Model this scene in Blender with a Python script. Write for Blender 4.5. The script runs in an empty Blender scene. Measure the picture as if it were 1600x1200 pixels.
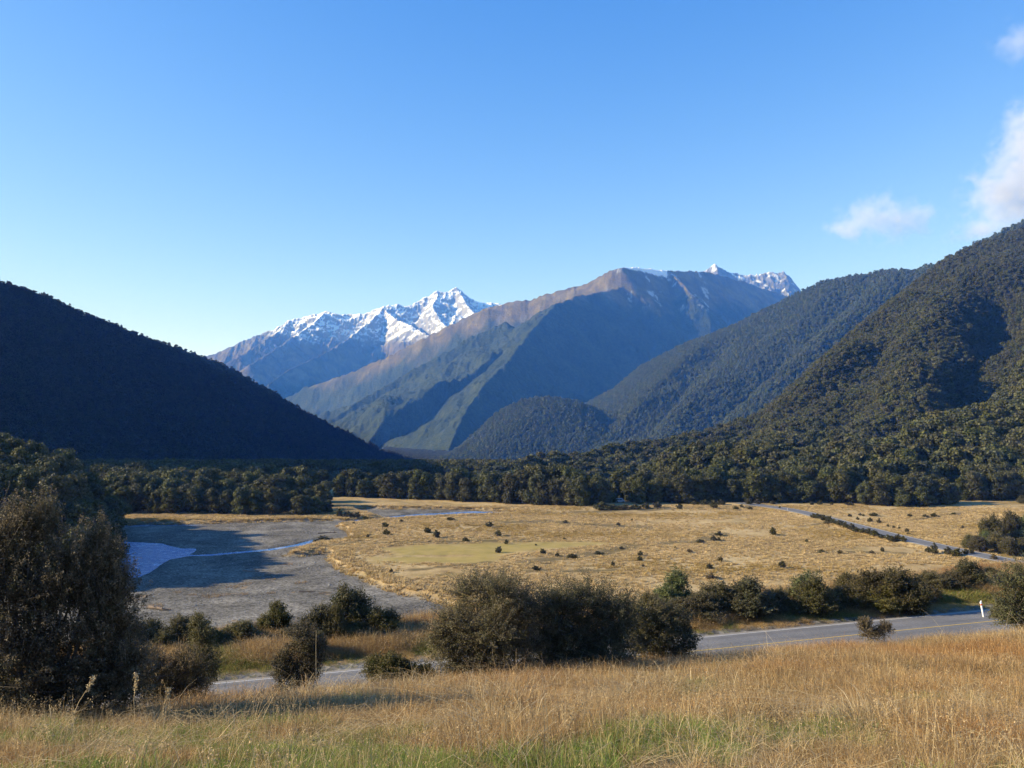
import bpy, math, random
import numpy as np

random.seed(7)
R = math.radians
sc = bpy.context.scene
col = sc.collection

# ------------------------------------------------------------------ camera
F_PX = 1600 * 28.0 / 36.0            # pixels of the 1600 wide photograph
PITCH = math.atan(60.0 / F_PX)
cam_d = bpy.data.cameras.new("camera")
cam_d.lens = 28.0
cam_d.sensor_width = 36.0
cam_d.clip_start = 0.1
cam_d.clip_end = 60000.0
cam = bpy.data.objects.new("camera", cam_d)
cam.rotation_euler = (R(90) + PITCH, 0, 0)
col.objects.link(cam)
sc.camera = cam

# ------------------------------------------------------------------ light
SUN_EL = 24.0
SUN_HEAD = 93.0                       # degrees from straight ahead towards the left
sdir = np.array([-math.sin(R(SUN_HEAD)) * math.cos(R(SUN_EL)),
                 math.cos(R(SUN_HEAD)) * math.cos(R(SUN_EL)), math.sin(R(SUN_EL))])
world = bpy.data.worlds.new("World")
sc.world = world
world.use_nodes = True
wn = world.node_tree.nodes
sky = wn.new("ShaderNodeTexSky")
sky.sky_type = 'NISHITA'
sky.sun_disc = False
sky.sun_elevation = R(SUN_EL)
sky.sun_rotation = R(-SUN_HEAD)
sky.altitude = 2600
sky.air_density = 1.0
sky.dust_density = 0.0
sky.ozone_density = 1.6
wn["Background"].inputs["Strength"].default_value = 0.15
hsv = wn.new("ShaderNodeHueSaturation")
hsv.inputs["Saturation"].default_value = 1.52
hsv.inputs["Hue"].default_value = 0.519
def _vm(op, a, b):
    v = wn.new("ShaderNodeVectorMath")
    v.operation = op
    for i, q in enumerate((a, b)):
        if isinstance(q, float): v.inputs[i].default_value = (q, q, q)
        else: world.node_tree.links.new(q, v.inputs[i])
    return v.outputs[0]


# the bright horizon rolls off as it does on the camera's film
soft = _vm('DIVIDE', sky.outputs[0], _vm('ADD', _vm('MULTIPLY', sky.outputs[0], 0.25), 1.0))
soft = _vm('MULTIPLY', soft, 1.75)
world.node_tree.links.new(soft, hsv.inputs["Color"])
world.node_tree.links.new(hsv.outputs[0], wn["Background"].inputs["Color"])

sun_d = bpy.data.lights.new("sun", 'SUN')
sun_d.energy = 5.0
sun_d.angle = R(0.5)
sun_d.color = (1.0, 0.90, 0.74)
sun = bpy.data.objects.new("sun", sun_d)
from mathutils import Vector
sun.rotation_euler = Vector(tuple(-sdir)).to_track_quat('-Z', 'Y').to_euler()
sun.location = (0, 0, 300)
col.objects.link(sun)

sc.view_settings.view_transform = 'Standard'
sc.view_settings.look = 'None'
sc.view_settings.gamma = 1.0
sc.view_settings.use_curve_mapping = False
sc.view_settings.exposure = 1.0
cy = sc.cycles
cy.max_bounces = 5
cy.diffuse_bounces = 2
cy.glossy_bounces = 2
cy.transmission_bounces = 3
cy.transparent_max_bounces = 6
cy.volume_bounces = 1
cy.caustics_reflective = False
cy.caustics_refractive = False
cy.use_adaptive_sampling = False
cy.adaptive_threshold = 0.01
cy.use_denoising = True
try:
    cy.denoiser = 'OPENIMAGEDENOISE'
    cy.denoising_input_passes = 'RGB_ALBEDO_NORMAL'
except Exception:
    pass
cy.volume_step_rate = 1.0
cy.volume_max_steps = 96
sc.render.film_transparent = False
sc.render.filter_size = 1.3

# ------------------------------------------------------------------ helpers
_cp, _sp = math.cos(PITCH), math.sin(PITCH)


def at_d(px, py, d):
    """world point seen at pixel px, py (1600x1200) at the depth d"""
    v = np.array([px - 800.0, F_PX * _cp - (600.0 - py) * _sp, F_PX * _sp + (600.0 - py) * _cp])
    return v * (d / v[1])


def at_z(px, py, z):
    v = np.array([px - 800.0, F_PX * _cp - (600.0 - py) * _sp, F_PX * _sp + (600.0 - py) * _cp])
    return v * (z / v[2])


_rs = np.random.RandomState(11)
_P = _rs.permutation(4096)
_G = _rs.uniform(-1, 1, 4096)


def vnoise(x, y, seed=0):
    """smooth value noise in [-1, 1]"""
    xi = np.floor(x).astype(np.int64)
    yi = np.floor(y).astype(np.int64)
    u = x - xi
    v = y - yi
    u = u * u * u * (u * (u * 6 - 15) + 10)
    v = v * v * v * (v * (v * 6 - 15) + 10)

    def h(a, b):
        return _G[_P[(_P[(a + seed * 131) & 4095] + b) & 4095]]
    a = h(xi, yi); b = h(xi + 1, yi); c = h(xi, yi + 1); d = h(xi + 1, yi + 1)
    return (a * (1 - u) + b * u) * (1 - v) + (c * (1 - u) + d * u) * v


def fbm(x, y, octaves=4, seed=0, gain=0.5):
    s = 0; a = 1.0; n = 0
    for o in range(octaves):
        s = s + a * vnoise(x * 2 ** o + 17.3 * o, y * 2 ** o - 9.1 * o, seed + o)
        n += a
        a *= gain
    return s / n


def ridged(x, y, octaves=4, seed=0):
    s = 0; a = 1.0; n = 0
    for o in range(octaves):
        s = s + a * (1 - np.abs(vnoise(x * 2 ** o + 3.7 * o, y * 2 ** o + 5.3 * o, seed + o)) * 2)
        n += a
        a *= 0.5
    return s / n


def sstep(a, b, x):
    t = np.clip((x - a) / (b - a), 0, 1)
    return t * t * (3 - 2 * t)


def seg_dist(X, Y, pts, want_side=False):
    """distance to a polyline, and interpolated third value if there is one"""
    best = np.full(X.shape, 1e9)
    side = np.zeros(X.shape)
    zz = np.zeros(X.shape)
    for a, b in zip(pts[:-1], pts[1:]):
        dx, dy = b[0] - a[0], b[1] - a[1]
        L = dx * dx + dy * dy + 1e-9
        t = np.clip(((X - a[0]) * dx + (Y - a[1]) * dy) / L, 0, 1)
        d = np.hypot(X - a[0] - t * dx, Y - a[1] - t * dy)
        m = d < best
        best = np.where(m, d, best)
        if len(a) > 2:
            zz = np.where(m, a[2] + t * (b[2] - a[2]), zz)
        if want_side:
            side = np.where(m, (X - a[0]) * dy - (Y - a[1]) * dx, side)
    if want_side:
        return best, zz, side
    return best, zz


def inside(X, Y, poly):
    r = np.zeros(X.shape, bool)
    n = len(poly)
    for i in range(n):
        x1, y1 = poly[i][:2]
        x2, y2 = poly[(i + 1) % n][:2]
        if y1 == y2:
            continue
        c = ((Y > y1) != (Y > y2)) & (X < (x2 - x1) * (Y - y1) / (y2 - y1) + x1)
        r ^= c
    return r


def signed(X, Y, poly):
    """signed distance, positive inside"""
    d, _ = seg_dist(X, Y, [tuple(p[:2]) for p in poly] + [tuple(poly[0][:2])])
    return np.where(inside(X, Y, poly), d, -d)


def mesh_np(name, verts, faces, mat=None, smooth=False, attrs=None, cols=None):
    """verts (N,3), faces (M,k); attrs {name: (N,) float}; cols (N,3) colour stored as 'tint'"""
    me = bpy.data.meshes.new(name)
    verts = np.ascontiguousarray(verts, np.float32)
    faces = np.ascontiguousarray(faces, np.int32)
    n, k = faces.shape
    me.vertices.add(len(verts))
    me.vertices.foreach_set("co", verts.ravel())
    me.loops.add(n * k)
    me.loops.foreach_set("vertex_index", faces.ravel())
    me.polygons.add(n)
    me.polygons.foreach_set("loop_start", np.arange(0, n * k, k, dtype=np.int32))
    me.polygons.foreach_set("loop_total", np.full(n, k, np.int32))
    if smooth:
        me.polygons.foreach_set("use_smooth", np.ones(n, bool))
    for an, av in (attrs or {}).items():
        a = me.attributes.new(an, 'FLOAT', 'POINT')
        a.data.foreach_set("value", np.ascontiguousarray(av, np.float32).ravel())
    if cols is not None:
        a = me.attributes.new("tint", 'FLOAT_COLOR', 'POINT')
        c4 = np.ones((len(verts), 4), np.float32)
        c4[:, :3] = cols
        a.data.foreach_set("color", c4.ravel())
    if mat:
        me.materials.append(mat)
    me.update(calc_edges=True)
    return me


def grid_faces(nr, nc):
    i = np.arange(nr - 1)[:, None] * nc + np.arange(nc - 1)[None, :]
    i = i.ravel()
    return np.stack([i, i + 1, i + nc + 1, i + nc], 1)


def obj(name, me, parent=None, loc=None):
    o = bpy.data.objects.new(name, me)
    col.objects.link(o)
    if parent is not None:
        o.parent = parent
    if loc is not None:
        o.location = tuple(float(c) for c in loc)
    return o


def tag(o, label=None, cat=None, group=None, kind=None):
    if label: o["label"] = label
    if cat: o["category"] = cat
    if group: o["group"] = group
    if kind: o["kind"] = kind
    return o


def thing(name, label, cat, loc, rz=0.0, scale=1.0, group=None):
    o = obj(name, None, None, loc)
    o.rotation_euler = (0, 0, rz)
    o.scale = (scale, scale, scale) if np.isscalar(scale) else tuple(float(s) for s in scale)
    o.empty_display_size = 0.2
    return tag(o, label, cat, group)


def copy_thing(root, loc, rz, scale, label, group=None, cat=None):
    r = root.copy()
    col.objects.link(r)
    r.location = tuple(float(c) for c in loc)
    r.rotation_euler = (0, 0, rz)
    r.scale = (scale, scale, scale) if np.isscalar(scale) else tuple(float(s) for s in scale)
    r["label"] = label
    if cat: r["category"] = cat
    if group: r["group"] = group
    elif "group" in r.keys(): del r["group"]
    for ch in root.children:
        c = ch.copy()
        col.objects.link(c)
        c.parent = r
    return r


# ------------------------------------------------------------------ materials
def new_mat(name):
    m = bpy.data.materials.new(name)
    m.use_nodes = True
    nt = m.node_tree
    for n in list(nt.nodes):
        nt.nodes.remove(n)
    out = nt.nodes.new("ShaderNodeOutputMaterial")
    return m, nt, out


class NB:
    """small node builder"""
    def __init__(s, nt):
        s.nt = nt

    def n(s, t, **kw):
        x = s.nt.nodes.new(t)
        for k, v in kw.items():
            setattr(x, k, v)
        return x

    def l(s, a, b):
        s.nt.links.new(a, b)

    def pos(s):
        return s.n("ShaderNodeNewGeometry").outputs["Position"]

    def noise(s, scale, detail=4, rough=0.55, vec=None, dist=0.0):
        t = s.n("ShaderNodeTexNoise")
        t.inputs["Scale"].default_value = scale
        t.inputs["Detail"].default_value = detail
        t.inputs["Roughness"].default_value = rough
        t.inputs["Distortion"].default_value = dist
        s.l(vec if vec is not None else s.pos(), t.inputs["Vector"])
        return t.outputs["Fac"]

    def ramp(s, fac, stops):
        r = s.n("ShaderNodeValToRGB")
        e = r.color_ramp.elements
        while len(e) < len(stops):
            e.new(0.5)
        for i, (p, c) in enumerate(stops):
            e[i].position = p
            e[i].color = (*c, 1) if len(c) == 3 else c
        s.l(fac, r.inputs[0])
        return r.outputs[0]

    def mrange(s, v, a, b, c=0.0, d=1.0, smooth=True):
        r = s.n("ShaderNodeMapRange")
        if smooth: r.interpolation_type = 'SMOOTHSTEP'
        for i, q in zip((1, 2, 3, 4), (a, b, c, d)):
            r.inputs[i].default_value = q
        s.l(v, r.inputs[0])
        return r.outputs[0]

    def attr(s, name, typ='GEOMETRY'):
        a = s.n("ShaderNodeAttribute")
        a.attribute_type = typ
        a.attribute_name = name
        return a

    def math(s, op, a, b=None, clamp=False):
        m = s.n("ShaderNodeMath", operation=op)
        m.use_clamp = clamp
        for i, q in enumerate((a, b)):
            if q is None: continue
            if isinstance(q, (int, float)): m.inputs[i].default_value = q
            else: s.l(q, m.inputs[i])
        return m.outputs[0]

    def mix(s, fac, a, b, blend='MIX'):
        m = s.n("ShaderNodeMix", data_type='RGBA', blend_type=blend)
        for sock, q in ((m.inputs[0], fac), (m.inputs[6], a), (m.inputs[7], b)):
            if isinstance(q, (int, float)): sock.default_value = q
            elif isinstance(q, tuple): sock.default_value = (*q, 1)
            else: s.l(q, sock)
        return m.outputs[2]

    def bump(s, h, strength=0.5, dist=0.1):
        b = s.n("ShaderNodeBump")
        b.inputs["Strength"].default_value = strength
        b.inputs["Distance"].default_value = dist
        s.l(h, b.inputs["Height"])
        return b.outputs[0]

    def principled(s, color, rough=0.9, normal=None, spec=0.2):
        p = s.n("ShaderNodeBsdfPrincipled")
        if isinstance(color, tuple): p.inputs["Base Color"].default_value = (*color, 1)
        else: s.l(color, p.inputs["Base Color"])
        if isinstance(rough, (int, float)): p.inputs["Roughness"].default_value = rough
        else: s.l(rough, p.inputs["Roughness"])
        p.inputs["Specular IOR Level"].default_value = spec
        if normal is not None: s.l(normal, p.inputs["Normal"])
        return p


def leaf_mat(name, transl=0.25, var=0.35, instancer=False, rough=0.6, gain=1.0, hue=0.0):
    """colour from the mesh's 'tint', varied from object to object; part of the light goes through"""
    m, nt, out = new_mat(name)
    b = NB(nt)
    c = b.attr("tint").outputs["Color"]
    rnd = b.n("ShaderNodeObjectInfo").outputs["Random"]
    v = b.mrange(rnd, 0, 1, gain * (1 - var), gain * (1 + var), False)
    c = b.mix(1.0, c, v, 'MULTIPLY')
    if hue:
        h = b.n("ShaderNodeHueSaturation")
        b.l(b.mrange(b.math('FRACT', b.math('MULTIPLY', rnd, 7.31)), 0, 1, 0.5 - hue, 0.5 + hue, False), h.inputs["Hue"])
        b.l(b.mrange(b.math('FRACT', b.math('MULTIPLY', rnd, 3.77)), 0, 1, 0.75, 1.1, False), h.inputs["Saturation"])
        b.l(c, h.inputs["Color"])
        c = h.outputs[0]
    if instancer:
        c = b.mix(1.0, c, b.attr("itint", 'INSTANCER').outputs["Color"], 'MULTIPLY')
    d = b.principled(c, rough, None, 0.25)
    t = b.n("ShaderNodeBsdfTranslucent")
    b.l(c, t.inputs["Color"])
    mx = b.n("ShaderNodeMixShader")
    mx.inputs[0].default_value = transl
    b.l(d.outputs[0], mx.inputs[1])
    b.l(t.outputs[0], mx.inputs[2])
    b.l(mx.outputs[0], out.inputs[0])
    return m


def plain_mat(name, color, rough=0.8, spec=0.3, noise=None, amt=0.25, metallic=0.0):
    m, nt, out = new_mat(name)
    b = NB(nt)
    c = color
    if noise:
        f = b.noise(noise, 5, 0.6)
        c = b.mix(f, tuple(q * (1 - amt) for q in color), tuple(min(1, q * (1 + amt)) for q in color))
    p = b.principled(c, rough, None, spec)
    p.inputs["Metallic"].default_value = metallic
    b.l(p.outputs[0], out.inputs[0])
    return m


M_forest = leaf_mat("forest_leaf", 0.26, 0.22, hue=0.022)
M_shrub = leaf_mat("shrub_leaf", 0.34, 0.18, hue=0.012)
M_grass = leaf_mat("grass_blade", 0.35, 0.22, instancer=True)
M_bark = plain_mat("bark", (0.11, 0.09, 0.07), 0.9, 0.2, 6.0, 0.4)
M_twig = plain_mat("twig", (0.15, 0.125, 0.10), 0.85, 0.2, 9.0, 0.4)

# ------------------------------------------------------------------ the lie of the land
# near road: straight line through P0 along T; n = distance across it, positive away from the viewer
P0 = np.array([-13.4, 35.0])
T = np.array([math.cos(R(18.0)), math.sin(R(18.0))])
ROAD_Z = -12.0


def road_n(x, y):
    return -(x - P0[0]) * T[1] + (y - P0[1]) * T[0]


def road_s(x, y):
    return (x - P0[0]) * T[0] + (y - P0[1]) * T[1]


def road_surface(n):
    return ROAD_Z - 0.072 * n


_hd = np.array([-60, -10, 0, 5, 9, 15, 22, 28, 36, 60, 100])
_hz = np.array([1.5, -1.5, -1.75, -2.85, -3.95, -5.6, -7.35, -8.5, -9.6, -13, -20])


def floor_z(y):
    return -40.0 - 0.047 * np.clip(y - 500, 0, 2250)


def near_z(x, y):
    hill = np.interp(y, _hd, _hz) + 0.22 * fbm(x / 5.0, y / 5.0, 3, 3) + 0.012 * np.clip(x, -20, 30)
    n = road_n(x, y)
    slope = 0.37 - 0.045 * sstep(4, 20, x)
    bank = -11.72 + slope * (-n - 3.7) + 0.12 * fbm(x / 3.0, y / 3.0, 2, 5)
    k = 0.6
    h = np.clip(0.5 + 0.5 * (bank - hill) / k, 0, 1)
    g = bank * (1 - h) + hill * h - k * h * (1 - h)
    # road bed and the verge beyond
    bed = road_surface(n) - 0.12
    verge_edge = 11.5 + 1.5 * vnoise(x / 14.0, y * 0 + 0.5, 9)
    verge = road_surface(3.4) + 0.05 - 0.02 * (n - 3.4) + 0.25 * fbm(x / 4.0, y / 4.0, 3, 6) * sstep(4, 7, n) \
        + 0.35 * sstep(20, 34, x) * sstep(5, 9, n)
    drop = -0.72 * np.clip(n - verge_edge, 0, None)
    verge = verge + drop
    z = np.where(n < -3.5, g, np.where(n < 3.5, bed, verge))
    t1 = sstep(-4.4, -3.3, n)
    z = np.where((n >= -4.4) & (n < -3.3), g * (1 - t1) + bed * t1, z)
    t2 = sstep(3.0, 4.0, n)
    z = np.where((n >= 3.0) & (n < 4.0), bed * (1 - t2) + verge * t2, z)
    return z


def Zp(pts, z=-40.6):
    return [tuple(at_z(px, py, z)[:2]) for px, py in pts]


GRAVEL = Zp([(900, 1010), (770, 972), (690, 936), (640, 926), (600, 915), (562, 897), (534, 886), (519, 873), (522, 862),
             (500, 862), (470, 866), (452, 866), (470, 857), (500, 848), (536, 845), (553, 839), (548, 829), (530, 820),
             (560, 816), (596, 812), (640, 809), (697, 806), (760, 804), (806, 803), (825, 801), (819, 799), (744, 795),
             (680, 794), (619, 794), (575, 793), (544, 792), (560, 799), (592, 806), (560, 809), (520, 811), (450, 813), (350, 815), (209, 817),
             (60, 822), (-200, 835), (-500, 900), (-500, 1040), (200, 1060), (600, 1030)])
GREEN = Zp([(585, 856), (640, 851), (700, 849), (830, 846), (930, 845), (980, 848), (905, 855), (850, 862), (795, 868),
            (782, 880), (740, 882), (660, 880), (590, 878), (575, 872), (612, 866)], -40)
GREEN_CUT = [Zp([(600, 870), (660, 868), (735, 868)], -40)]
WATER_A = Zp([(212, 847), (250, 849), (281, 857), (303, 857), (300, 863), (281, 871), (262, 874), (244, 884), (231, 895),
              (212, 902), (197, 904), (160, 902), (60, 890), (40, 850), (140, 845)], -41.4)
WATER_B = [Zp([(296, 868), (330, 867), (362, 864), (420, 859), (470, 851), (498, 843)], -41.4),
           Zp([(505, 813), (560, 812), (598, 810), (660, 804), (740, 800), (826, 800)], -41.4),
           Zp([(180, 822), (240, 821), (310, 820)], -41.4)]
WATER_W = [1.7, 3.2, 1.6]
UPPER = Zp([(515, 781), (600, 779), (760, 783), (900, 792), (905, 795), (820, 799), (744, 795), (544, 792), (520, 787)], -40)
SCRUB = [(Zp([(835, 878), (900, 870), (950, 861), (990, 852)], -40), 4.5),
         (Zp([(1040, 850), (1095, 846), (1128, 834)], -40), 3.5),
         (Zp([(645, 890), (700, 885), (762, 879)], -40), 1.6),
         (Zp([(590, 849), (650, 848), (820, 844)], -40), 2.2),
         (Zp([(1285, 862), (1340, 863), (1410, 865)], -40), 2.5),
         (Zp([(800, 815), (860, 815), (940, 822), (1010, 824)], -40), 5.0),
         (Zp([(830, 893), (880, 894), (960, 890)], -40), 2.0),
         (Zp([(1250, 822), (1270, 820), (1290, 817)], -40), 1.8),
         (Zp([(900, 800), (1000, 797), (1100, 794), (1180, 792)], -40), 4.0),
         (Zp([(820, 803), (880, 802), (930, 801)], -40), 2.5),
         (Zp([(560, 846), (520, 852), (480, 860)], -40), 2.0),
         (Zp([(1430, 812), (1500, 803)], -40), 2.0)]
FAR_ROAD_PX = [(1760, 915), (1680, 898), (1600, 881), (1560, 872.5), (1480, 856), (1400, 837.5), (1320, 817), (1262, 801.5),
               (1222, 793.5), (1190, 789.5), (1165, 786.5), (1150, 785)]
FAR_ROAD = [tuple(at_z(px, py, -39.3)[:2]) for px, py in FAR_ROAD_PX]


def bluff_z(x, y):
    """wooded mound on the left bank of the river (height above the floor)"""
    edge = -0.470 * y - 1 + 4 * vnoise(y / 18.0, y * 0 + 0.3, 21)
    a = sstep(0, 26, edge - x) * 18 + sstep(15, 70, edge - x) * 13 + sstep(60, 200, edge - x) * 8
    b = sstep(192, 215, y + 0.12 * (x + 112)) * (1 - sstep(285, 345, y))
    return a * b


def flat_parts(x, y):
    sg = signed(x, y, GRAVEL) + 1.0 * fbm(x / 7.0, y / 7.0, 3, 31)
    gm = sstep(-0.6, 0.9, sg)
    fl = floor_z(y)
    relief = 0.35 * fbm(x / 28.0, y / 28.0, 4, 41) + 0.10 * fbm(x / 4.0, y / 4.0, 2, 42)
    z = fl + relief * (1 - gm) - 1.15 * gm + gm * 0.22 * fbm(x / 12.0, y / 12.0, 4, 43)
    # channels of the river
    wa = signed(x, y, WATER_A)
    z = z - 0.85 * sstep(-2.5, 2.0, wa)
    for p, w in zip(WATER_B, WATER_W):
        d, _ = seg_dist(x, y, p)
        z = z - 0.65 * (1 - sstep(w * 0.5, w * 1.8, d))
    # bank of the far road
    d, _ = seg_dist(x, y, FAR_ROAD)
    z = np.where(d < 12, np.maximum(z, -39.42 - 0.26 * np.clip(d - 4.6, 0, None)), z)
    z = np.where(d < 4.6, -39.45, z)
    z = z + bluff_z(x, y)
    return z, gm


def ground_z(x, y):
    x = np.asarray(x, float); y = np.asarray(y, float)
    fz, gm = flat_parts(x, y)
    nz = near_z(x, y)
    n = road_n(x, y)
    near = n < 60
    return np.where(near, np.maximum(nz, fz), fz)


def build_ground():
    ys = [-30.0]
    while ys[-1] < 5200:
        d = ys[-1]
        ys.append(d + max(0.28, 0.0068 * max(d, 0) if d < 460 else 0.012 * d))
    ys = np.array(ys)
    s = np.linspace(-1, 1, 760)
    s = np.sign(s) * (0.80 * np.abs(s) + 0.7 * np.abs(s) ** 4)
    Y = ys[:, None] + 0 * s[None, :]
    X = s[None, :] * (np.abs(ys)[:, None] + 26)
    fz, gm = flat_parts(X, Y)
    n = road_n(X, Y)
    nz = near_z(X, Y)
    Z = np.where(n < 60, np.maximum(nz, fz), fz)
    hillside = ((n < 60) & (nz > fz)).astype(float)
    gm = gm * (1 - hillside)
    sg = signed(X, Y, GREEN) + 2.5 * fbm(X / 9.0, Y / 9.0, 3, 33)
    green = 0.9 * sstep(-3.0, 6.0, sg + 3.0 * fbm(X / 14.0, Y / 7.0, 3, 36))
    for c in GREEN_CUT:
        d, _ = seg_dist(X, Y, c)
        green = green * sstep(0.8, 2.5, d + 1.0 * fbm(X / 6.0, Y / 6.0, 2, 34))
    scrub = np.zeros(X.shape)
    for p, w in SCRUB:
        d, _ = seg_dist(X, Y, p)
        scrub = np.maximum(scrub, (1 - sstep(w * 0.3, w * 1.3, d + w * 0.8 * fbm(X / 5.0, Y / 4.0, 3, 35))))
    near = sstep(0.0, 1.0, hillside)
    verge = ((n > 3) & (n < 30) & (hillside > 0)).astype(float)
    shoulder = (1 - sstep(3.6, 4.6, np.abs(n) + 0.35 * fbm(X / 1.5, Y / 1.5, 3, 37))) * (hillside > 0)
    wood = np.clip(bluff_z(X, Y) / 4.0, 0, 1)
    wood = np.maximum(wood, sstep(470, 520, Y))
    me = mesh_np("ground", np.stack([X, Y, Z], -1).reshape(-1, 3), grid_faces(len(ys), len(s)), None, True,
                 dict(gravel=gm, green=green * (1 - near), scrub=scrub * (1 - near), near=near, verge=verge, wood=wood, shoulder=shoulder))
    o = obj("ground", me)
    tag(o, "valley floor of tan grass with gravel river bed and grassy hillside", None, None, "structure")
    m, nt, out = new_mat("ground")
    b = NB(nt)
    p = b.pos()
    # tan grass
    big = b.noise(0.028, 6, 0.62, p, 0.6)
    mid = b.noise(0.22, 5, 0.65, p)
    fine = b.noise(1.6, 4, 0.7, p)
    tan = b.ramp(b.math('ADD', b.math('MULTIPLY', big, 0.55), b.math('MULTIPLY', mid, 0.45)),
                 [(0.36, (0.22, 0.155, 0.07)), (0.46, (0.41, 0.29, 0.13)), (0.54, (0.52, 0.38, 0.185)), (0.66, (0.60, 0.47, 0.255))])
    olive = b.mrange(b.noise(0.05, 5, 0.65, p), 0.52, 0.66)
    tan = b.mix(b.math('MULTIPLY', olive, 0.6), tan, (0.20, 0.165, 0.055))
    tan = b.mix(b.mrange(fine, 0.35, 0.7, 0.45, 0.0), tan, (0.13, 0.085, 0.04))
    grn = b.ramp(mid, [(0.3, (0.27, 0.215, 0.060)), (0.6, (0.34, 0.26, 0.085)), (0.8, (0.42, 0.31, 0.115))])
    c = b.mix(b.attr("green").outputs["Fac"], tan, grn)
    c = b.mix(b.math('MULTIPLY', b.attr("scrub").outputs["Fac"], 0.8), c, b.ramp(fine, [(0.35, (0.05, 0.045, 0.02)), (0.65, (0.15, 0.11, 0.05))]))
    # gravel
    vor = b.n("ShaderNodeTexVoronoi")
    vor.inputs["Scale"].default_value = 2.2
    b.l(p, vor.inputs["Vector"])
    gl = b.noise(0.09, 6, 0.65, p, 0.4)
    grav = b.ramp(gl, [(0.35, (0.085, 0.078, 0.066)), (0.5, (0.138, 0.127, 0.107)), (0.66, (0.215, 0.198, 0.168))])
    vsep = b.n("ShaderNodeSeparateColor")
    b.l(vor.outputs["Color"], vsep.inputs[0])
    grav = b.mix(0.6, grav, vsep.outputs[0], 'SOFT_LIGHT')
    spk = b.mrange(b.noise(3.1, 3, 0.7, p), 0.66, 0.72)
    grav = b.mix(spk, grav, (0.42, 0.40, 0.37))
    tuft = b.mrange(b.noise(0.20, 4, 0.6, p), 0.665, 0.70)
    grav = b.mix(b.math('MULTIPLY', tuft, 0.55), grav, (0.30, 0.20, 0.10))
    c = b.mix(b.attr("gravel").outputs["Fac"], c, grav)
    # soil under the near grass
    soil = b.ramp(b.noise(1.3, 5, 0.65, p), [(0.3, (0.10, 0.07, 0.03)), (0.55, (0.20, 0.135, 0.06)), (0.75, (0.27, 0.19, 0.09))])
    c = b.mix(b.attr("near").outputs["Fac"], c, soil)
    c = b.mix(b.attr("shoulder").outputs["Fac"], c, grav)
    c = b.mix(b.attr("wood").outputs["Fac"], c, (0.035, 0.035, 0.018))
    h = b.math('ADD', b.math('MULTIPLY', fine, 0.5), b.math('MULTIPLY', vor.outputs["Distance"], 0.25))
    pr = b.principled(c, 0.95, b.bump(h, 0.7, 0.35), 0.1)
    b.l(pr.outputs[0], out.inputs[0])
    me.materials.append(m)


build_ground()


# ------------------------------------------------------------------ water
def water():
    m, nt, out = new_mat("river_water")
    b = NB(nt)
    p = b.pos()
    mp = b.n("ShaderNodeMapping")
    mp.inputs["Scale"].default_value = (0.35, 1.6, 1)
    b.l(p, mp.inputs["Vector"])
    h = b.noise(1.1, 5, 0.65, mp.outputs[0], 0.8)
    foam = b.mrange(b.noise(0.75, 6, 0.74, mp.outputs[0], 1.6), 0.55, 0.60)
    c = b.mix(b.math('MULTIPLY', foam, 0.7), (0.055, 0.180, 0.42), (0.85, 0.84, 0.88))  # glacial blue, raised so the base colour also carries the reflected sky
    pr = b.principled(c, b.mrange(foam, 0, 1, 0.18, 0.6), b.bump(h, 0.6, 0.6), 0.5)
    pr.inputs["IOR"].default_value = 1.33
    b.l(pr.outputs[0], out.inputs[0])
    xs, ys = -330.0, 170.0
    nx, ny = 2, 2
    X, Y = np.meshgrid(np.array([-420.0, 60.0]), np.array([150.0, 430.0]))
    V = np.stack([X, Y, X * 0 - 41.50], -1).reshape(-1, 3)
    o = obj("river", mesh_np("river", V, np.array([[0, 1, 3, 2]]), m))
    tag(o, "blue braided river running through the gravel bed", None, None, "structure")


water()


# ------------------------------------------------------------------ roads
def strip(name, pts, half_l, half_r, zfun, mat, ds=1.0, n0=0.0):
    """ribbon along a polyline; offsets to the left are positive"""
    P = np.array(pts, float)
    seg = np.hypot(*(P[1:] - P[:-1]).T)
    cum = np.concatenate([[0], np.cumsum(seg)])
    t = np.arange(0, cum[-1], ds)
    x = np.interp(t, cum, P[:, 0]); y = np.interp(t, cum, P[:, 1])
    k = max(1, int(6 / ds))
    if len(x) > 4 * k:
        ker = np.ones(2 * k + 1) / (2 * k + 1)
        x[k:-k] = np.convolve(x, ker, 'valid'); y[k:-k] = np.convolve(y, ker, 'valid')
    tx = np.gradient(x); ty = np.gradient(y)
    L = np.hypot(tx, ty); tx /= L; ty /= L
    nco = 25 if half_l + half_r > 2 else 3
    offs = np.linspace(-half_r, half_l, nco)
    X = x[:, None] - ty[:, None] * offs; Y = y[:, None] + tx[:, None] * offs
    Z = zfun(X, Y, offs[None, :] + 0 * X)
    return mesh_np(name, np.stack([X, Y, Z], -1).reshape(-1, 3), grid_faces(len(x), nco)[:, ::-1], mat, False, dict(across=np.abs(offs[None, :] + 0 * X).ravel()))


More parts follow.
